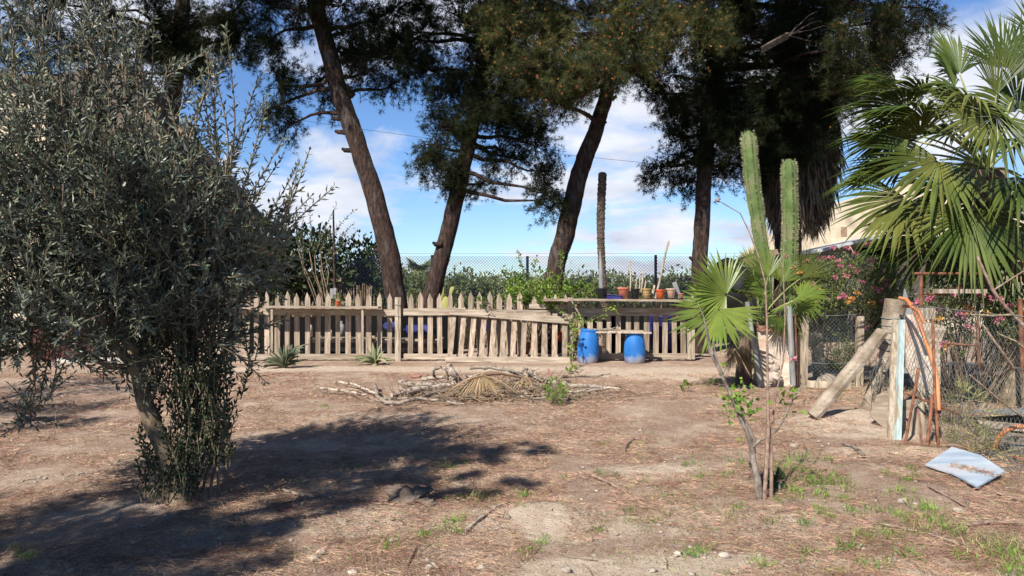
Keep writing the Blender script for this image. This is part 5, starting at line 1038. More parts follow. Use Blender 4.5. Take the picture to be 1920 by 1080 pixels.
# ------------------------------------------------------------------ little fig and stake
def fig():
    b = G(1424, 938); Y = b.y; root = thing('young_fig_tree', 'scrawny young fig with bare grey forked stems and a few bright leaves', 'fig tree', b)
    mb = MB()
    for pts, r0, r1 in (([(1424, 940), (1420, 900), (1414, 870), (1408, 835), (1398, 805), (1386, 778), (1368, 735), (1352, 702), (1340, 672), (1330, 645), (1323, 612)], .034, .012), ([(1412, 850), (1414, 822), (1400, 795), (1385, 770)], .022, .011), ([(1412, 838), (1424, 826), (1440, 818), (1458, 806), (1468, 790), (1478, 765), (1494, 738), (1512, 716)], .017, .007),
                        ([(1323, 612), (1318, 590), (1308, 568)], .008, .005), ([(1347, 690), (1330, 660), (1324, 612)], .012, .008), ([(1360, 715), (1345, 680), (1337, 640)], .013, .008), ([(1352, 702), (1330, 655)], .012, .006), ([(1475, 770), (1462, 750), (1456, 735)], .006, .003)):
        P = [W(*p, Y + random.uniform(-.01, .01)) for p in pts]; mb.tube(P, [(r1 + (r0 - r1) * (1 - i / (len(P) - 1)) ** 2.1) * .8 for i in range(len(P))], 9, lump=.2)
    mb.build('stems', M['figbark'], root)
    lf = MB()
    for px, py, n, s_ in ((1378, 755, 46, .055), (1390, 745, 34, .045), (1372, 735, 20, .045), (1392, 772, 30, .06), (1470, 740, 5, .06), (1487, 752, 6, .065), (1480, 738, 5, .07), (1460, 752, 5, .07), (1475, 775, 4, .06), (1333, 652, 3, .05), (1400, 832, 3, .05), (1508, 738, 2, .05), (1362, 705, 6, .06)):
        c = W(px, py, Y); P = np.array([c] * n) + rng.normal(size=(n, 3)) * [.055, .05, .05]; D = rng.normal(size=(n, 3)) + [0, -.3, .3]; lf.leaves(P, D, s_ * rng.uniform(.5, 1, n), s_ * .55)
    lf.build('leaves', M['bright'], root)
    b = G(1441, 930); st = thing('garden_stake', 'pair of dark thin canes tied upright beside the young fig, one arching high', 'stake', b); mb = MB()
    mb.tube([W(p, q, Y - .02) for p, q in ((1433, 938), (1438, 860), (1441, 800), (1439, 700), (1438, 600), (1435, 530), (1422, 480), (1405, 435), (1388, 400), (1362, 385), (1347, 376))], [.015, .015, .014, .010, .008, .006, .005, .0045, .004, .0035, .003], 7, lump=.1); mb.build('cane', M['stick'], st)
    mb = MB(); mb.tube([W(p, q, Y) for p, q in ((1446, 934), (1447, 860), (1443, 800))], [.014, .013, .01], 7, lump=.1); mb.build('cane', M['stick'], st)
    mb = MB(); mb.tube([W(p, q, Y) for p, q in ((1448, 790), (1455, 740), (1468, 680), (1472, 600), (1468, 500), (1470, 455))], [.008, .007, .006, .005, .004, .003], 5); mb.build('cane', M['stick'], st)
    mb = MB(); mb.blob(W(1346, 375, Y), .016, 8, .3, (1, 1, 1), 3); mb.build('seed_head', M['stick'], st)
fig()

# ------------------------------------------------------------------ agaves at the fence foot
def agave(name, lb, c, leaves_, m='aloe'):
    root = thing(name, lb, 'agave', c, 'agaves at the fence foot'); mb = MB()
    for (dx_, dz, dy_, w, dr) in leaves_:
        tip = c + Vector((dx_, dy_, dz)); mid = c + Vector((dx_ * .5, dy_ * .5, dz * .62 + abs(dx_) * dr)); V = []; n = 8
        for i in range(n + 1):
            t = i / n; p = c * (1 - t) ** 2 + mid * 2 * t * (1 - t) + tip * t * t; d = ((mid - c) * (1 - t) + (tip - mid) * t).normalized()
            s = d.cross(Vector((0, -.8, .6))); s.normalize(); u = s.cross(d); hw = w * (1 - t ** 2.2) * (.75 + .5 * math.sin(t * 2.4)) / 2 + .001
            V += [p - s * hw, p - u * hw * .35, p + s * hw, p + u * hw * .12]
        mb.raw(V, [(i * 4 + j, i * 4 + (j + 1) % 4, i * 4 + 4 + (j + 1) % 4, i * 4 + 4 + j) for i in range(n) for j in range(4)], True)
    mb.build('leaves', M[m], root)
c = G(703, 683); c.z += .02
agave('agave_plant', 'yellow green agave with broad drooping blades in front of the fence post', c, [(-.42, .06, -.2, .09, .45), (-.3, -.03, -.3, .10, .7), (.06, -.06, -.35, .13, .8), (.3, .0, -.2, .10, .6), (.4, .05, -.05, .07, .3), (-.05, .42, 0, .09, .1), (.12, .4, .05, .06, .1), (.02, .3, -.1, .08, .1), (-.5, .12, .0, .04, .2), (-.2, .3, .1, .04, .1), (.2, .25, -.1, .07, .2), (-.15, .15, -.25, .09, .5), (.15, .1, -.3, .08, .5), (-.55, .02, -.1, .03, .1)])
c = G(533, 690); c.z += .02
agave('agave_plant', 'dark grey green agave with many narrow stiff leaves, left of the larger one', c, [(random.uniform(-.4, .5), random.uniform(0, .45), random.uniform(-.3, .1), random.uniform(.03, .06), random.uniform(0, .5)) for _ in range(60)] + [(-.35, -.02, -.2, .09, .4), (-.28, .02, -.3, .08, .5), (.03, .25, -.2, .08, .1)], 'aloedark')

# ------------------------------------------------------------------ bramble on the fence
def bramble():
    root = thing('bramble_bush', 'leafy green bramble growing over the middle of the picket fence', 'bramble', (X(1010, 15.9), 15.9, 0)); mb, tw = MB(), MB()
    for px, py, Y, rx, rz, n in ((1000, 552, 15.7, .6, .24, 1500), (975, 535, 15.9, .35, .25, 600), (1045, 540, 16, .45, .25, 900), (1090, 545, 15.9, .4, .2, 600), (1030, 570, 15.5, .35, .14, 500), (955, 552, 16, .3, .12, 260), (985, 565, 15.6, .2, .18, 260), (902, 566, 15.2, .09, .13, 110), (1020, 520, 16.2, .2, .2, 160)):
        cp = bush(mb, W(px, py, Y), (rx, .3, rz), n, .055, .75, .4, .3, .06)
        for q in cp[:8]: tw.tube(wander((X(1010, 15.9), 15.9, .2), q, 5, .2), .006, 4, cap=False)
    for pts in ([(1000, 560), (985, 520), (976, 495), (970, 470)], [(990, 540), (1000, 505), (1006, 482)], [(980, 545), (962, 520), (948, 505)], [(1065, 560), (1080, 590), (1095, 605), (1120, 596), (1140, 588)], [(1095, 605), (1078, 625), (1066, 650)], [(1130, 580), (1150, 575), (1160, 590)], [(1040, 575), (1060, 590), (1075, 612)], [(1060, 520), (1050, 500), (1056, 470), (1050, 490)]):
        P = [W(*p, 15.1 if p[1] > 560 else 15.9) for p in pts]; tw.tube(P, .007, 5)
        for i in range(len(P) - 1):
            n = 26 if pts[0][1] > 560 or i else 12; Q = np.array([P[i].lerp(P[i + 1], random.random()) + rv(.05) for _ in range(n)]); mb.leaves(Q, rng.normal(size=(n, 3)) + [0, -.2, .1], .06 * rng.uniform(.6, 1.2, n), .045)
    mb.build('foliage', M['vine'], root); tw.build('stems', M['stick'], root)
bramble()
def climber():
    b = G(1070, 702); root = thing('climbing_weed', 'thin weed with round yellow green leaves rising left of the blue drums', 'weed', b); tw, mb = MB(), MB()
    P = [W(p, q, b.y + (15 - b.y) * (702 - q) / 110) for p, q in ((1070, 703), (1071, 685), (1068, 660), (1076, 635), (1072, 612), (1080, 600))]; tw.tube(P, .007, 5)
    for i in range(60):
        t = random.uniform(0, len(P) - 1.01); k = int(t); p = P[k].lerp(P[k + 1], t - k) + rv(.06); mb.leaves([p], [rv(1) + Vector((0, -.3, 0))], random.uniform(.05, .13), random.uniform(.05, .09))
    tw.build('stem', M['stick'], root); mb.build('leaves', M['vine'], root)
climber()
def small_plant(name, lb, px, py, r, h, n, m, L=.05, wr=.5, cat='weed', grp=None, Y=None):
    b = G(px, py); root = thing(name, lb, cat, b, grp); mb, tw = MB(), MB()
    cp = bush(mb, b + Vector((0, 0, h * .55)), (r, r, h * .5), n, L, wr, .4, .4, .05)
    for q in cp[:14]: tw.tube(wander(b, q, 3, .05), .004, 3, cap=False)
    mb.build('foliage', M[m], root); tw.build('stems', M['stick'], root)
small_plant('feathery_weed', 'feathery bright green weed at the right of the dead branch pile', 1041, 760, .17, .36, 620, 'bright', .035, .35)
small_plant('leafy_creeper', 'green ivy-like creeper beside the stone pile at the whitewashed wall', 1405, 690, .2, .5, 420, 'vine', .07, .8)
small_plant('small_seedling', 'small yellow green seedling right of the blue drums on bare earth', 1288, 735, .1, .14, 60, 'vine', .05, .7, grp='seedlings')
small_plant('small_seedling', 'low seedling beside the left stem of the young fig', 1335, 722, .07, .12, 30, 'bright', .05, .7, grp='seedlings')
small_plant('broadleaf_weed', 'dark broadleaf weed at the right foot of the young fig', 1458, 925, .075, .12, 60, 'sucker', .07, .7)
small_plant('wiry_weed', 'tangled blue green wiry grass clump under the right wire fence', 1800, 800, .25, .4, 200, 'grassdry', .2, .06)
small_plant('wiry_weed', 'low wiry clump beneath the orange hose at the right edge', 1850, 855, .3, .2, 260, 'grassdry', .16, .05)

# ------------------------------------------------------------------ pile of dead branches
def pile():
    spec = [([(602, 729), (640, 732), (665, 737), (688, 740)], .02, 'thin pale branch pointing farthest left of the pile'), ([(628, 716), (660, 720), (690, 732), (706, 738)], .018, 'second pale branch stretching left above the first'), ([(703, 722), (708, 742), (722, 755), (750, 756), (785, 748), (820, 735), (848, 731)], .026, 'long silvery branch curving like a bow at the front left of the pile'),
            ([(840, 685), (852, 700), (862, 715), (878, 722)], .045, 'thick grey branch sloping down at the back of the pile'), ([(984, 688), (985, 705), (984, 722), (986, 738)], .04, 'thick stub standing upright right of the dead fan leaf'), ([(1000, 712), (1045, 720), (1090, 724), (1142, 727)], .035, 'straight thick log lying at the right end of the pile'),
            ([(760, 735), (800, 728), (850, 722), (890, 726), (940, 728)], .04, 'dark thick branch lying across the middle of the pile'), ([(750, 716), (780, 722), (830, 720), (880, 716)], .04, 'bleached branch behind the dead fan leaf, left part'), ([(815, 712), (812, 694), (826, 690), (838, 696), (840, 712)], .02, 'dark curled branch forming a small arch'), ([(735, 742), (760, 735), (775, 726), (800, 722)], .022, 'slender branch leaning on the bow shaped one'),
            ([(945, 700), (990, 706), (1030, 712), (1070, 716)], .028, 'brown branch behind the upright stub'), ([(950, 740), (990, 745), (1040, 747), (1080, 748)], .016, 'slim branch at the front right of the pile'), ([(1060, 735), (1100, 733), (1140, 728), (1180, 732)], .018, 'slim grey branch reaching farthest right'), ([(880, 690), (920, 688), (960, 696), (1000, 706)], .024, 'branch along the back edge of the pile'), ([(1050, 708), (1080, 704), (1110, 706), (1144, 700)], .02, 'twisted branch at the back right of the pile'), ([(720, 748), (770, 746), (830, 752), (870, 757)], .015, 'thin dark branch under the bow shaped one'), ([(980, 692), (1010, 705), (1045, 716)], .03, 'short sloping branch right of the upright stub'), ([(790, 712), (830, 706), (860, 712), (900, 700)], .026, 'knotty branch left of the dead fan leaf top')]
    for pts, r, lb in spec:
        Y0 = 10.6; P = []
        for px, py in pts:
            Yg = F * H / (min(py + 10, 762) - 540) if py > 705 else 11.0
            P.append(W(px, py, min(Yg, 11.2)))
        PP = []
        for i in range(len(P) - 1):
            for k in range(3): PP.append(P[i].lerp(P[i + 1], k / 3) + rv(.012))
        PP.append(P[-1]); n = len(PP); mb = MB(); mb.tube(PP, [r * 1.15 * (1 - .45 * i / n) * random.uniform(.85, 1.1) for i in range(n)], 9, lump=.08)
        for _ in range(2):
            k = random.randrange(1, n - 1); mb.tube(wander(PP[k], PP[k] + Vector((random.uniform(-.25, .25), random.uniform(-.15, .1), random.uniform(-.02, .12))), 3, .08), [r * .4, r * .35, r * .25, r * .1], 5)
        tag(mb.build('dead_branch', M['graywood'], None, PP[0]), lb, 'branch', 'dead branches heaped in front of the fence')
    # dead fan leaf hanging forward
    c = W(903, 703, 10.0); root = thing('dead_fan_leaf', 'dry straw coloured fan palm leaf drooping over the front of the branch pile', 'palm leaf', c); mb = MB()
    for i in range(46):
        a = R(-82 + 164 * (i + .5) / 46); ls = random.uniform(.5, .72); hub = c; V = []; tn = Vector((math.cos(a), 0, -math.sin(a) * .4)).normalized(); 
        for k, s in enumerate((.05, .3, .55, .8, 1)):
            p = hub + Vector((math.sin(a) * s * ls * (.9 if abs(a) > .5 else .75), -.12 * s - .05 * random.random(), -math.cos(a) * .15 * s * ls - .82 * ls * max(0, s - .12) ** 1.4 * (.55 + .45 * math.cos(a)))) + rv(.01) * s
            hw = (.018 * s / .5 if s < .5 else .018 * (1.05 - s) / .55); V += [p - tn * hw, p + Vector((0, -.01, 0)), p + tn * hw]
        mb.raw(V, [(k * 3 + j, k * 3 + j + 1, k * 3 + j + 4, k * 3 + j + 3) for k in range(4) for j in range(2)])
    mb.build('blade', M['palmdead'], root)
    mb = MB(); mb.tube([c, W(940, 700, 10.2), W(1000, 712, 10.5)], [.02, .018, .015], 8); mb.build('leaf_stalk', M['palmdead'], root)
    c = W(978, 712, 10.2); root = thing('dead_fan_leaf', 'shredded dry palm leaf hanging beside the upright stub', 'palm leaf', c); mb = MB()
    for i in range(16): 
        P = wander(c + rv(.05), c + Vector((random.uniform(-.15, .3), random.uniform(-.2, 0), random.uniform(-.26, .02))), 3, .08); mb.tube(P, [.008, .009, .007, .003], 3)
    mb.build('blade', M['palmdead'], root)
    mb = MB()
    for i in range(1100):
        Yg = random.gauss(10.35, .42); x = random.gauss(-.2, .85); Yg = min(max(Yg, 9.5), 11.3); z = gh(x, Yg) + random.uniform(.01, .2) * max(.1, 1 - abs(x + .1) / 1.5); a = Vector((x, Yg, z)); l = random.uniform(.08, .4)
        mb.tube(wander(a, a + Vector((random.uniform(-1, 1), random.uniform(-.4, .4), random.uniform(-.35, .25))).normalized() * l, 3, .06), [.006, .006, .005, .002], 4)
    tag(mb.build('twig_heap', M['stick'], None, (-.25, 10.3, 0)), 'fine brown twigs and leaf scraps tangled in the branch pile', 'twigs', kind='stuff')
pile()
c = G(781, 714); mb = MB(); mb.blob(c + Vector((0, 0, .02)), .055, 10, .5, (1.5, .8, .8), 3); tag(mb.build('brick_fragment', M['brick'], None, c), 'reddish brick fragment lying at the left of the branch pile', 'brick')
c = G(1032, 708); mb = MB(); mb.plank(c + Vector((0, 0, .02)), c + Vector((-.04, 0, .13)), .04, .01, (1, 0, 0)); tag(mb.build('red_shard', M['brick'], None, c), 'small reddish shard stuck upright behind the branch pile', 'shard')

# ------------------------------------------------------------------ houses, tarp heap
def right_house():
    Y = 26.0; root = thing('plastered_house', 'low cream plastered house with sloping roof and small square niche, right background', 'house', (X(1600, Y), Y, 0))
    poly = [(X(1500, Y), 0), (X(1500, Y), Z(462, Y)), (X(1535, Y), Z(436, Y)), (X(1608, Y), Z(392, Y)), (X(1700, Y), Z(345, Y)), (X(1960, Y), Z(345, Y)), (X(1960, Y), 0)]
    mb = MB(); mb.prism(poly, Y, Y + 7); mb.build('wall', M['plaster'], root)
    mb = MB(); mb.box((X(1582, Y), Y - .012, Z(434, Y)), (.2, .02, .32)); mb.build('niche', M['tile'], root)
    mb = MB(); mb.plank(W(1508, 474, Y - 1), W(1612, 449, Y - 1), .1, 2.2); mb.build('porch_roof', M['roofgrey'], root)
    mb = MB(); mb.plank(W(1616, 449, Y - 1), W(1850, 449, Y - 1), .1, 2.2); mb.build('porch_roof', M['roofgrey'], root)
    mb = MB(); mb.box((X(1580, Y - 1), Y - 1, Z(475, Y - 1) / 2), (1.7, .2, Z(475, Y - 1))); mb.build('porch_wall', M['shadewall'], root)
    mb = MB(); mb.box((X(1645, Y - .6), Y - .6, Z(470, Y) / 2), (1.2, .1, Z(462, Y))); mb.build('doorway', M['dark'], root)
right_house()
def left_house():
    Y = 21.0; root = thing('plastered_house', 'tall brown plastered farmhouse with sloping gable, hidden behind the olive tree', 'house', (X(200, Y), Y, 0))
    poly = [(X(-200, Y), 0), (X(-200, Y), Z(178, Y)), (X(240, Y), Z(120, Y)), (X(258, Y), Z(140, Y)), (X(285, Y), Z(190, Y)), (X(415, Y), Z(325, Y)), (X(480, Y), Z(410, Y)), (X(490, Y), 0)]
    mb = MB(); mb.prism(poly, Y, Y + 1.0); mb.build('wall', M['plasterdark'], root)
    mb = MB(); mb.prism([(X(-200, Y - 1), 0), (X(-200, Y - 1), Z(152, Y - 1)), (X(85, Y - 1), Z(152, Y - 1)), (X(85, Y - 1), 0)], Y - 1, Y - .01); mb.build('front_wall', M['plaster'], root)
    mb = MB(); mb.plank(W(-200, 147, Y - 1.1), W(90, 147, Y - 1.1), .12, .4); mb.build('cornice', M['rail'], root)
    for a, b in (((286, 189), (416, 325)), ((416, 324), (481, 410))):
        mb = MB(); mb.plank(W(*a, Y - .06), W(*b, Y - .06), .08, .3); mb.build('roof_edge', M['tile'], root)
left_house()
def red_door():
    Y = 15.7; root = thing('red_cupboard', 'dark red brown wooden cupboard in shade behind the olive leaves', 'cupboard', (X(125, Y), Y, 0))
    mb = MB(); mb.box((X(130, Y), Y, .52), (1.3, .5, 1.04)); mb.build('cabinet', M['redbrown'], root)
    for s in (-1, 1):
        mb = MB(); mb.box((X(130, Y) + s * .31, Y - .262, .55), (.56, .02, .86)); mb.build('door', M['redbrown'], root)
    p = W(110, 677, 15.0); q = W(245, 677, 15.0); p.z = q.z = .05; mb = MB(); mb.plank(p, q, .09, .16, jit=.01); tag(mb.build('concrete_kerb', M['conc'], None, p), 'low pale concrete kerb on the ground behind the olive tree', 'kerb')
red_door()
mb = MB(); p = W(340, 664, 15.1); mb.plank(p, W(425, 660, 15.1), .07, .2, (0, 0, 1), .01); tag(mb.build('plank', M['oldwood'], None, p), 'pale plank lying behind the olive trunk left of the fence', 'plank')
mb = MB(); mb.plank(W(404, 678, 15), W(412, 566, 15.2), .06, .05, (1, 0, 0), .01); tag(mb.build('wooden_stick', M['oldwood'], None, W(404, 678, 15)), 'dark slat leaning upright at the left end of the picket fence', 'stick')
def tarp():
    Y = 18; c = W(1385, 520, Y); c.z = 0; root = thing('covered_water_tank', 'black tarpaulin draped over a tank behind the young palm, rail on top', 'tank', c)
    mb = MB(); mb.blob(W(1375, 545, Y), 1, 22, .12, (.62, .6, .75), 2); mb.blob(W(1400, 560, Y), 1, 20, .12, (.6, .6, .8), 5); mb.build('tarpaulin', M['tarp'], root)
    mb = MB(); z = Z(490, Y)
    for a, b in (((1350, 490), (1392, 488)), ((1352, 496), (1392, 494)), ((1352, 490), (1352, 500)), ((1372, 489), (1372, 500)), ((1390, 488), (1390, 500))): mb.tube([W(*a, Y - .3), W(*b, Y - .3)], .018, 6)
    mb.build('rail', M['black'], root)
    mb = MB(); mb.plank(W(1380, 494, Y + .4), W(1440, 474, Y + .4), .12, 1.4); tag(mb.build('shed_roof', M['tile'], None, W(1400, 490, Y)), 'brown sloping lean-to roof edge behind the cacti', 'roof')
tarp()

# ------------------------------------------------------------------ far trees and scrub
def far_tree(name, lb, px, pt, Y, r, m, grp, kind='round'):
    x = X(px, Y); zt = Z(pt, Y); b = Vector((x, Y, 0)); root = thing(name, lb, 'tree' if kind == 'round' else 'palm tree', b, grp)
    mb, tr = MB(), MB()
    if kind == 'round':
        n = int(1500 * r); bush(mb, b + Vector((0, 0, zt * .55)), (r, r, zt * .47), n, .16, .55, .5, .3, .22)
        for i in range(4): bush(mb, b + Vector((random.uniform(-.7, .7) * r, random.uniform(-.6, 0) * r, zt * random.uniform(.55, .85))), (r * .45, r * .4, zt * .18), n // 5, .15, .55, .5, .4, .15)
        tr.tube([b, b + Vector((.05, 0, zt * .6))], [.13, .07], 8)
        for i in range(5): tr.tube(wander(b + Vector((0, 0, zt * .3)), b + Vector((random.uniform(-r, r) * .7, random.uniform(-r, r) * .5, zt * .75)), 4, .2), [.06, .05, .04, .03, .02], 5)
    else:
        tr.tube([b, b + Vector((0, 0, zt - .6))], [.28, .22], 10, lump=.1)
        for i in range(26):
            a = i * 2.4; e = random.uniform(-.5, 1.0); h = b + Vector((math.cos(a) * .5, math.sin(a) * .5, zt - .75 + e * .5)); fan(mb, h, Vector((math.cos(a), math.sin(a), e)), .62, 18, 100, .35)
    tr.build('trunk', M['bark'], root); mb.build('crown', M[m], root)
g = 'orchard trees beyond the wire fence'
for i, (px, pt, Y, r, m) in enumerate(((655, 445, 24, 1.1, 'fardark'), (575, 425, 19.5, 1.0, 'fardark'), (700, 505, 30, 1.5, 'far'), (735, 512, 28, 1.0, 'far'), (780, 515, 31, 1.3, 'far'), (850, 520, 33, 1.5, 'far'), (900, 527, 30, 1.0, 'far'), (1160, 520, 30, 1.5, 'far'), (1220, 526, 31, 1.4, 'far'), (1090, 522, 33, 1.4, 'far'), (1290, 518, 29, 1.3, 'fardark'), (1350, 522, 31, 1.5, 'far'))):
    lbs = ['dark bushy tree left of the first pine, near the thin pole', 'tall dark tree just right of the olive crown', 'green tree behind the foot of the first pine, left side', 'low bright tree between the first two pine feet', 'rounded tree under the small distant palm', 'wide low tree right of the second pine', 'small tree farther right of the second pine, above the prickly pear', 'low tree behind the terracotta pot', 'low tree behind the long leaning pole', 'low tree behind the cut palm trunk, left side', 'dark low tree just left of the fourth pine', 'low tree right of the fourth pine beside the black tarpaulin']
    far_tree('orchard_tree', lbs[i], px, pt, Y, r, m, g)
far_tree('orchard_tree', 'tall dark tree hidden in the right half of the olive crown, beside the farmhouse', 500, 395, 19.5, 1.0, 'fardark', g)
far_tree('distant_palm', 'small distant fan palm seen between the first two pines, the taller', 795, 484, 34, 1, 'far', 'distant palms', 'palm')
far_tree('distant_palm', 'smaller distant fan palm left of the taller one', 765, 500, 35, 1, 'far', 'distant palms', 'palm')
mb = MB()
for i in range(90):
    x = random.uniform(-40, 45); Y = random.uniform(42, 75); bush(mb, Vector((x, Y, 1.2)), (2.2, 1.6, random.uniform(.9, 1.35)), 330, .32, .55, .5, .3, .3)
tag(mb.build('distant_orchard', M['far'], None, (0, 55, 0)), 'far-off mass of low orchard greenery on the horizon', 'orchard', kind='stuff')
mb = MB()
n = 4200; x = rng.uniform(-6, 4.2, n); y = rng.uniform(18.5, 21.5, n); P = np.stack([x, y, np.zeros(n)], 1); D = np.stack([rng.normal(size=n) * .12, rng.normal(size=n) * .12, np.ones(n)], 1)
mb.leaves(P, D, rng.uniform(.5, 1.45, n) * (.75 + .25 * np.sin(x * 2)), .035, bend=.1); 
tag(mb.build('dry_reeds', M['dry'], None, (0, 20, 0)), 'tall dry grass and reeds standing behind the picket fence', 'dry grass', kind='stuff')
mb = MB()
for i in range(70):
    bush(mb, Vector((random.uniform(-6, 6.5), random.uniform(18.6, 21.3), random.uniform(.3, .9))), (.5, .4, .5), 110, .10, .4, .5, .5, .15)
tag(mb.build('scrub', M['far'], None, (0, 20, 0)), 'tangled green scrub between the pines and the wire fence', 'scrub', kind='stuff')
def pear():
    Y = 18.2; b = Vector((X(838, Y), Y, 0)); root = thing('prickly_pear', 'yellow green prickly pear pads rising behind the pickets right of the second pine', 'cactus', b)
    for px, py, rx, rz in ((827, 548, .085, .22), (848, 552, .08, .2), (836, 575, .12, .25), (850, 600, .14, .3), (836, 630, .15, .35)):
        c = W(px, py, Y); mb = MB(); mb.blob(c, 1, 14, .06, (rx, .03, rz), px); mb.build('pad', M['prickly'], root)
pear()
# shrub with thin stems just beyond the olive (right of it)
def thin_sapling():
    b = Vector((X(622, 17.0), 17.0, 0)); root = thing('thin_sapling', 'thin grey sapling with sparse leaves right of the olive tree', 'sapling', b); cr, tw = MB(), MB()
    S, D, L = [], [], []
    for a, e in (((560, 470), (575, 375)), ((590, 480), (625, 375)), ((600, 470), (650, 380)), ((610, 480), (665, 420)), ((580, 470), (600, 390)), ((570, 500), (560, 400)), ((600, 500), (680, 440))):
        p = W(*a, 17.0); q = W(*e, 17.0); S.append(p); D.append(q - p); L.append((q - p).length); tw.tube(wander(b, p, 5, .15), .012, 5)
    shoots(cr, tw, S, D, L, L=.11, w=.028, gap=.065, sr=.008); cr.build('leaves', M['olive'], root); tw.build('stems', M['olivebark'], root)
thin_sapling()

# ------------------------------------------------------------------ ground cover
mb = MB(); n = 210000; u = rng.random(n); Yv = 3.3 * (13 / 3.3) ** u; xv = rng.uniform(-.8, .8, n) * Yv
nz_ = np.array([mnoise.noise(Vector((a * .9, b * .9, 11))) + .5 * mnoise.noise(Vector((a * 3, b * 3, 5))) for a, b in zip(xv, Yv)])
keep = nz_ > -.15; xv, Yv = xv[keep], Yv[keep]; zv = np.array([gh(a, b) for a, b in zip(xv, Yv)]) + .010 + .012 * rng.random(len(xv))
D = rng.normal(size=(len(xv), 3)); D[:, 2] = np.abs(D[:, 2]) * .16; mb.needles(np.stack([xv, Yv, zv], 1), D, rng.uniform(.03, .095, len(xv)) * (.8 + .03 * Yv), .0010 + .00038 * Yv)
tag(mb.build('pine_litter', M['litter'], None, (0, 6, 0)), 'fallen reddish pine needles scattered over the dry earth', 'pine litter', kind='stuff')
GT = [(900, 940, 1), (985, 938, .9), (1120, 890, .5), (1160, 893, .5), (1250, 935, .5), (1290, 870, .5), (1380, 960, .6), (1480, 885, 1.6), (1500, 868, 1.3), (1550, 915, 2.1), (1510, 890, .9), (1490, 930, 1.0), (1520, 910, .9), (1370, 975, .8), (1600, 965, .7), (1620, 1010, .8), (1590, 1030, .9), (1665, 1010, .9), (1690, 930, .9), (1740, 960, 1.1), (1755, 985, 1.2), (1785, 1000, 1.3), (1720, 1000, 1.0), (1840, 1020, 1.1), (1890, 1040, 1.5), (1905, 1075, 1.6), (1310, 900, .6), (1355, 890, .6), (1295, 1050, .9), (795, 1008, .7), (730, 1025, .8), (845, 985, .9), (860, 1000, .7), (1420, 1065, .8), (1445, 985, .5), (1510, 985, .6), (1550, 975, .7), (1650, 965, .7), (1690, 975, .8), (1390, 870, .5), (1320, 890, .5), (1120, 1000, .6), (990, 1040, .6), (1010, 1025, .6), (1200, 830, .4), (1130, 830, .4), (610, 762, .6), (1700, 1045, .8), (1800, 1045, .8), (1640, 1060, .8), (1510, 1040, .6), (1570, 1075, .7), (1225, 985, .5), (1180, 970, .5), (840, 880, .7), (870, 870, .6), (670, 880, .6), (1210, 815, .4), (1540, 935, .9), (1580, 940, .7), (1530, 960, .6), (860, 935, .5), (40, 1050, .8), (1060, 900, .4), (1700, 905, .6), (1710, 885, .6), (1660, 890, .5)]
mb = MB(); md = MB()
for px, py, s in GT:
    for rep in range(2):
        c = G(px + (random.gauss(0, 22) if rep else 0), min(py + (random.gauss(0, 9) if rep else 0), 1150)); k = int(48 * s * (1 if not rep else .5)); ss = s * (1.1 if not rep else .8)
        P = np.array([list(c)] * k) + np.column_stack([rng.normal(size=k) * .045 * ss, rng.normal(size=k) * .04 * ss, np.zeros(k)]); D = rng.normal(size=(k, 3)) * .42 + [0, 0, 1]
        (mb if random.random() < .8 else md).leaves(P, D, rng.uniform(.03, .10, k) * max(.6, min(ss, 1.4)), .005, bend=.4)
for i in range(330):
    c = G(random.uniform(1150, 1950) if i % 3 else random.uniform(500, 1300), random.uniform(820, 1110)); k = random.randint(3, 9)
    P = np.array([list(c)] * k) + np.column_stack([rng.normal(size=k) * .03, rng.normal(size=k) * .03, np.zeros(k)]); (mb if i % 2 else md).leaves(P, rng.normal(size=(k, 3)) * .5 + [0, 0, 1], rng.uniform(.02, .065, k), .004, bend=.4)
n = 5000; x = rng.uniform(4.2, 12, n); y = rng.uniform(6.9, 15, n); ok = (x > 4.5) | (y > 8); x, y = x[ok], y[ok]; md.leaves(np.stack([x, y, np.array([gh(a, b) for a, b in zip(x, y)])], 1), rng.normal(size=(len(x), 3)) * .5 + [0, 0, 1], rng.uniform(.04, .14, len(x)), .008, bend=.4)
tag(mb.build('grass', M['grass'], None, (2, 5.5, 0)), 'sparse green grass tufts sprouting from the dry earth', 'grass', kind='stuff')
tag(md.build('dry_grass', M['grassdry'], None, (2, 5.5, 0)), 'sparse yellowing grass among the green tufts', 'grass', kind='stuff')
mb = MB()
for i in range(900):
    Yg = 3.5 * (12 / 3.5) ** random.random(); x = random.uniform(-.75, .75) * Yg; r = random.uniform(.004, .016) * (1.4 if random.random() < .1 else 1); mb.blob((x, Yg, gh(x, Yg) + r * .3), r, 6, .4, (1.2, 1, .6), i)
tag(mb.build('gravel', M['stone'], None, (0, 6, 0)), 'loose pale pebbles and grit strewn over the earth', 'gravel', kind='stuff')
ST = [((602, 1037), .022, 'grey rounded stone near the bottom edge, left of centre'), ((903, 1068), .022, 'small pale stone at the bottom edge beside a twig'), ((1614, 1030), .022, 'white pebble in the grassy patch at lower right'), ((1272, 1048), .02, 'pale flat stone near the bottom edge, right of centre'), ((1487, 842), .036, 'light grey stone above the grass tufts right of the fig'), ((1358, 1052), .025, 'small bright white stone near the bottom, below the fig'), ((1797, 962), .03, 'pale stone below the white board'), ((1692, 945), .028, 'round white stone in the grass left of the white board'), ((590, 1050), .025, 'small stone next to the grey rounded one'), ((1020, 838), .018, 'tiny white stone right of the big shadow'), ((662, 1078), .025, 'pinkish stone at the very bottom edge'), ((805, 1065), .02, 'small tan stone at the bottom left of centre'), ((1062, 1076), .025, 'dark flat stone at the very bottom, centre')]
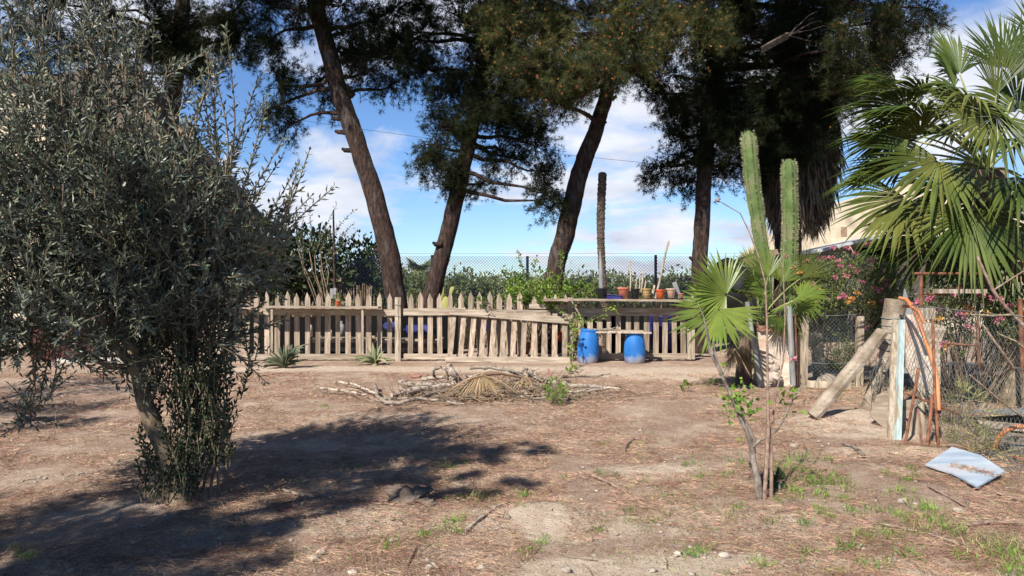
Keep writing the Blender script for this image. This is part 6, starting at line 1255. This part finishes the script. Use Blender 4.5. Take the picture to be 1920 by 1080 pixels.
for i, ((px, py), r, lb) in enumerate(ST):
    c = G(px, py); mb = MB(); mb.blob(c + Vector((0, 0, r * .4)), r, 12, .35, (1.25, 1, .7), i * 3 + 1); tag(mb.build('stone', M['stone'], None, c), lb, 'stone', 'stones lying on the earth')
for i, (px, py, r) in enumerate(((765, 940, .10), (800, 948, .05), (745, 925, .06))):
    c = G(px, py); mb = MB(); mb.blob(c + Vector((0, 0, r * .25)), r, 20, .5, (1.4, 1, .7), i + 30); tag(mb.build('earth_clod', M['clod'], None, c), ['largest crumbly clod of grey earth at the edge of the olive shadow', 'smaller clod right of the largest earth clod', 'smaller clod behind the largest earth clod'][i], 'clod', 'clods of earth')
TW = [([(1170, 848), (1176, 832), (1186, 822), (1202, 822)], .014, 'dark bent stick on bare earth right of the big shadow'), ([(1110, 898), (1140, 908), (1178, 928)], .012, 'straight dark twig near the centre of the ground'), ([(872, 1000), (890, 985), (930, 965), (955, 955)], .01, 'curved thin twig on the pale patch at bottom centre'), ([(800, 1056), (812, 1062), (822, 1070)], .012, 'short pale stick at the bottom edge'), ([(1620, 866), (1600, 852), (1575, 838)], .016, 'pale stick lying on the bank below the prop beam'), ([(1740, 920), (1790, 945), (1840, 970)], .008, 'long thin straw right of the grass patch'), ([(1870, 930), (1900, 938), (1925, 944)], .01, 'dark thin twig right of the white board'), ([(1650, 990), (1740, 1005), (1840, 1030)], .007, 'long pale straw across the grass at lower right'), ([(1800, 990), (1850, 983), (1930, 982)], .012, 'dark wavy twig at the right edge below the white board'), ([(530, 925), (570, 935), (600, 948)], .012, 'pale stick lying in the olive shadow'), ([(90, 712), (140, 718), (205, 732)], .012, 'long pale stick on sunlit earth behind the olive tree'), ([(780, 1030), (770, 1050), (760, 1070)], .007, 'thin bent twig near the bottom edge left of centre')]
for pts, r, lb in TW:
    P = [G(*p) + Vector((0, 0, r * .9 + .008)) for p in pts]; mb = MB(); mb.tube(P, [r] * (len(P) - 1) + [r * .5], 7, lump=.15); tag(mb.build('twig', M['graywood'] if 'pale' in lb else M['stick'], None, P[0]), lb, 'twig', 'twigs lying on the earth')
mb = MB()
for i in range(260):
    Yg = 3.6 * (11 / 3.6) ** random.random(); x = random.uniform(-.75, .75) * Yg; a = random.uniform(0, 3.14); l = random.uniform(.05, .22); p = Vector((x, Yg, gh(x, Yg) + .012)); q = p + Vector((math.cos(a) * l, math.sin(a) * l, 0)); q.z = gh(q.x, q.y) + random.uniform(.012, .03); mb.tube([p, (p + q) / 2 + rv(.012) + Vector((0, 0, .008)), q], [.0035, .003, .0015], 4)
tag(mb.build('twig_litter', M['stick'], None, (0, 6, 0)), 'small loose twigs scattered everywhere on the dry ground', 'twigs', kind='stuff')
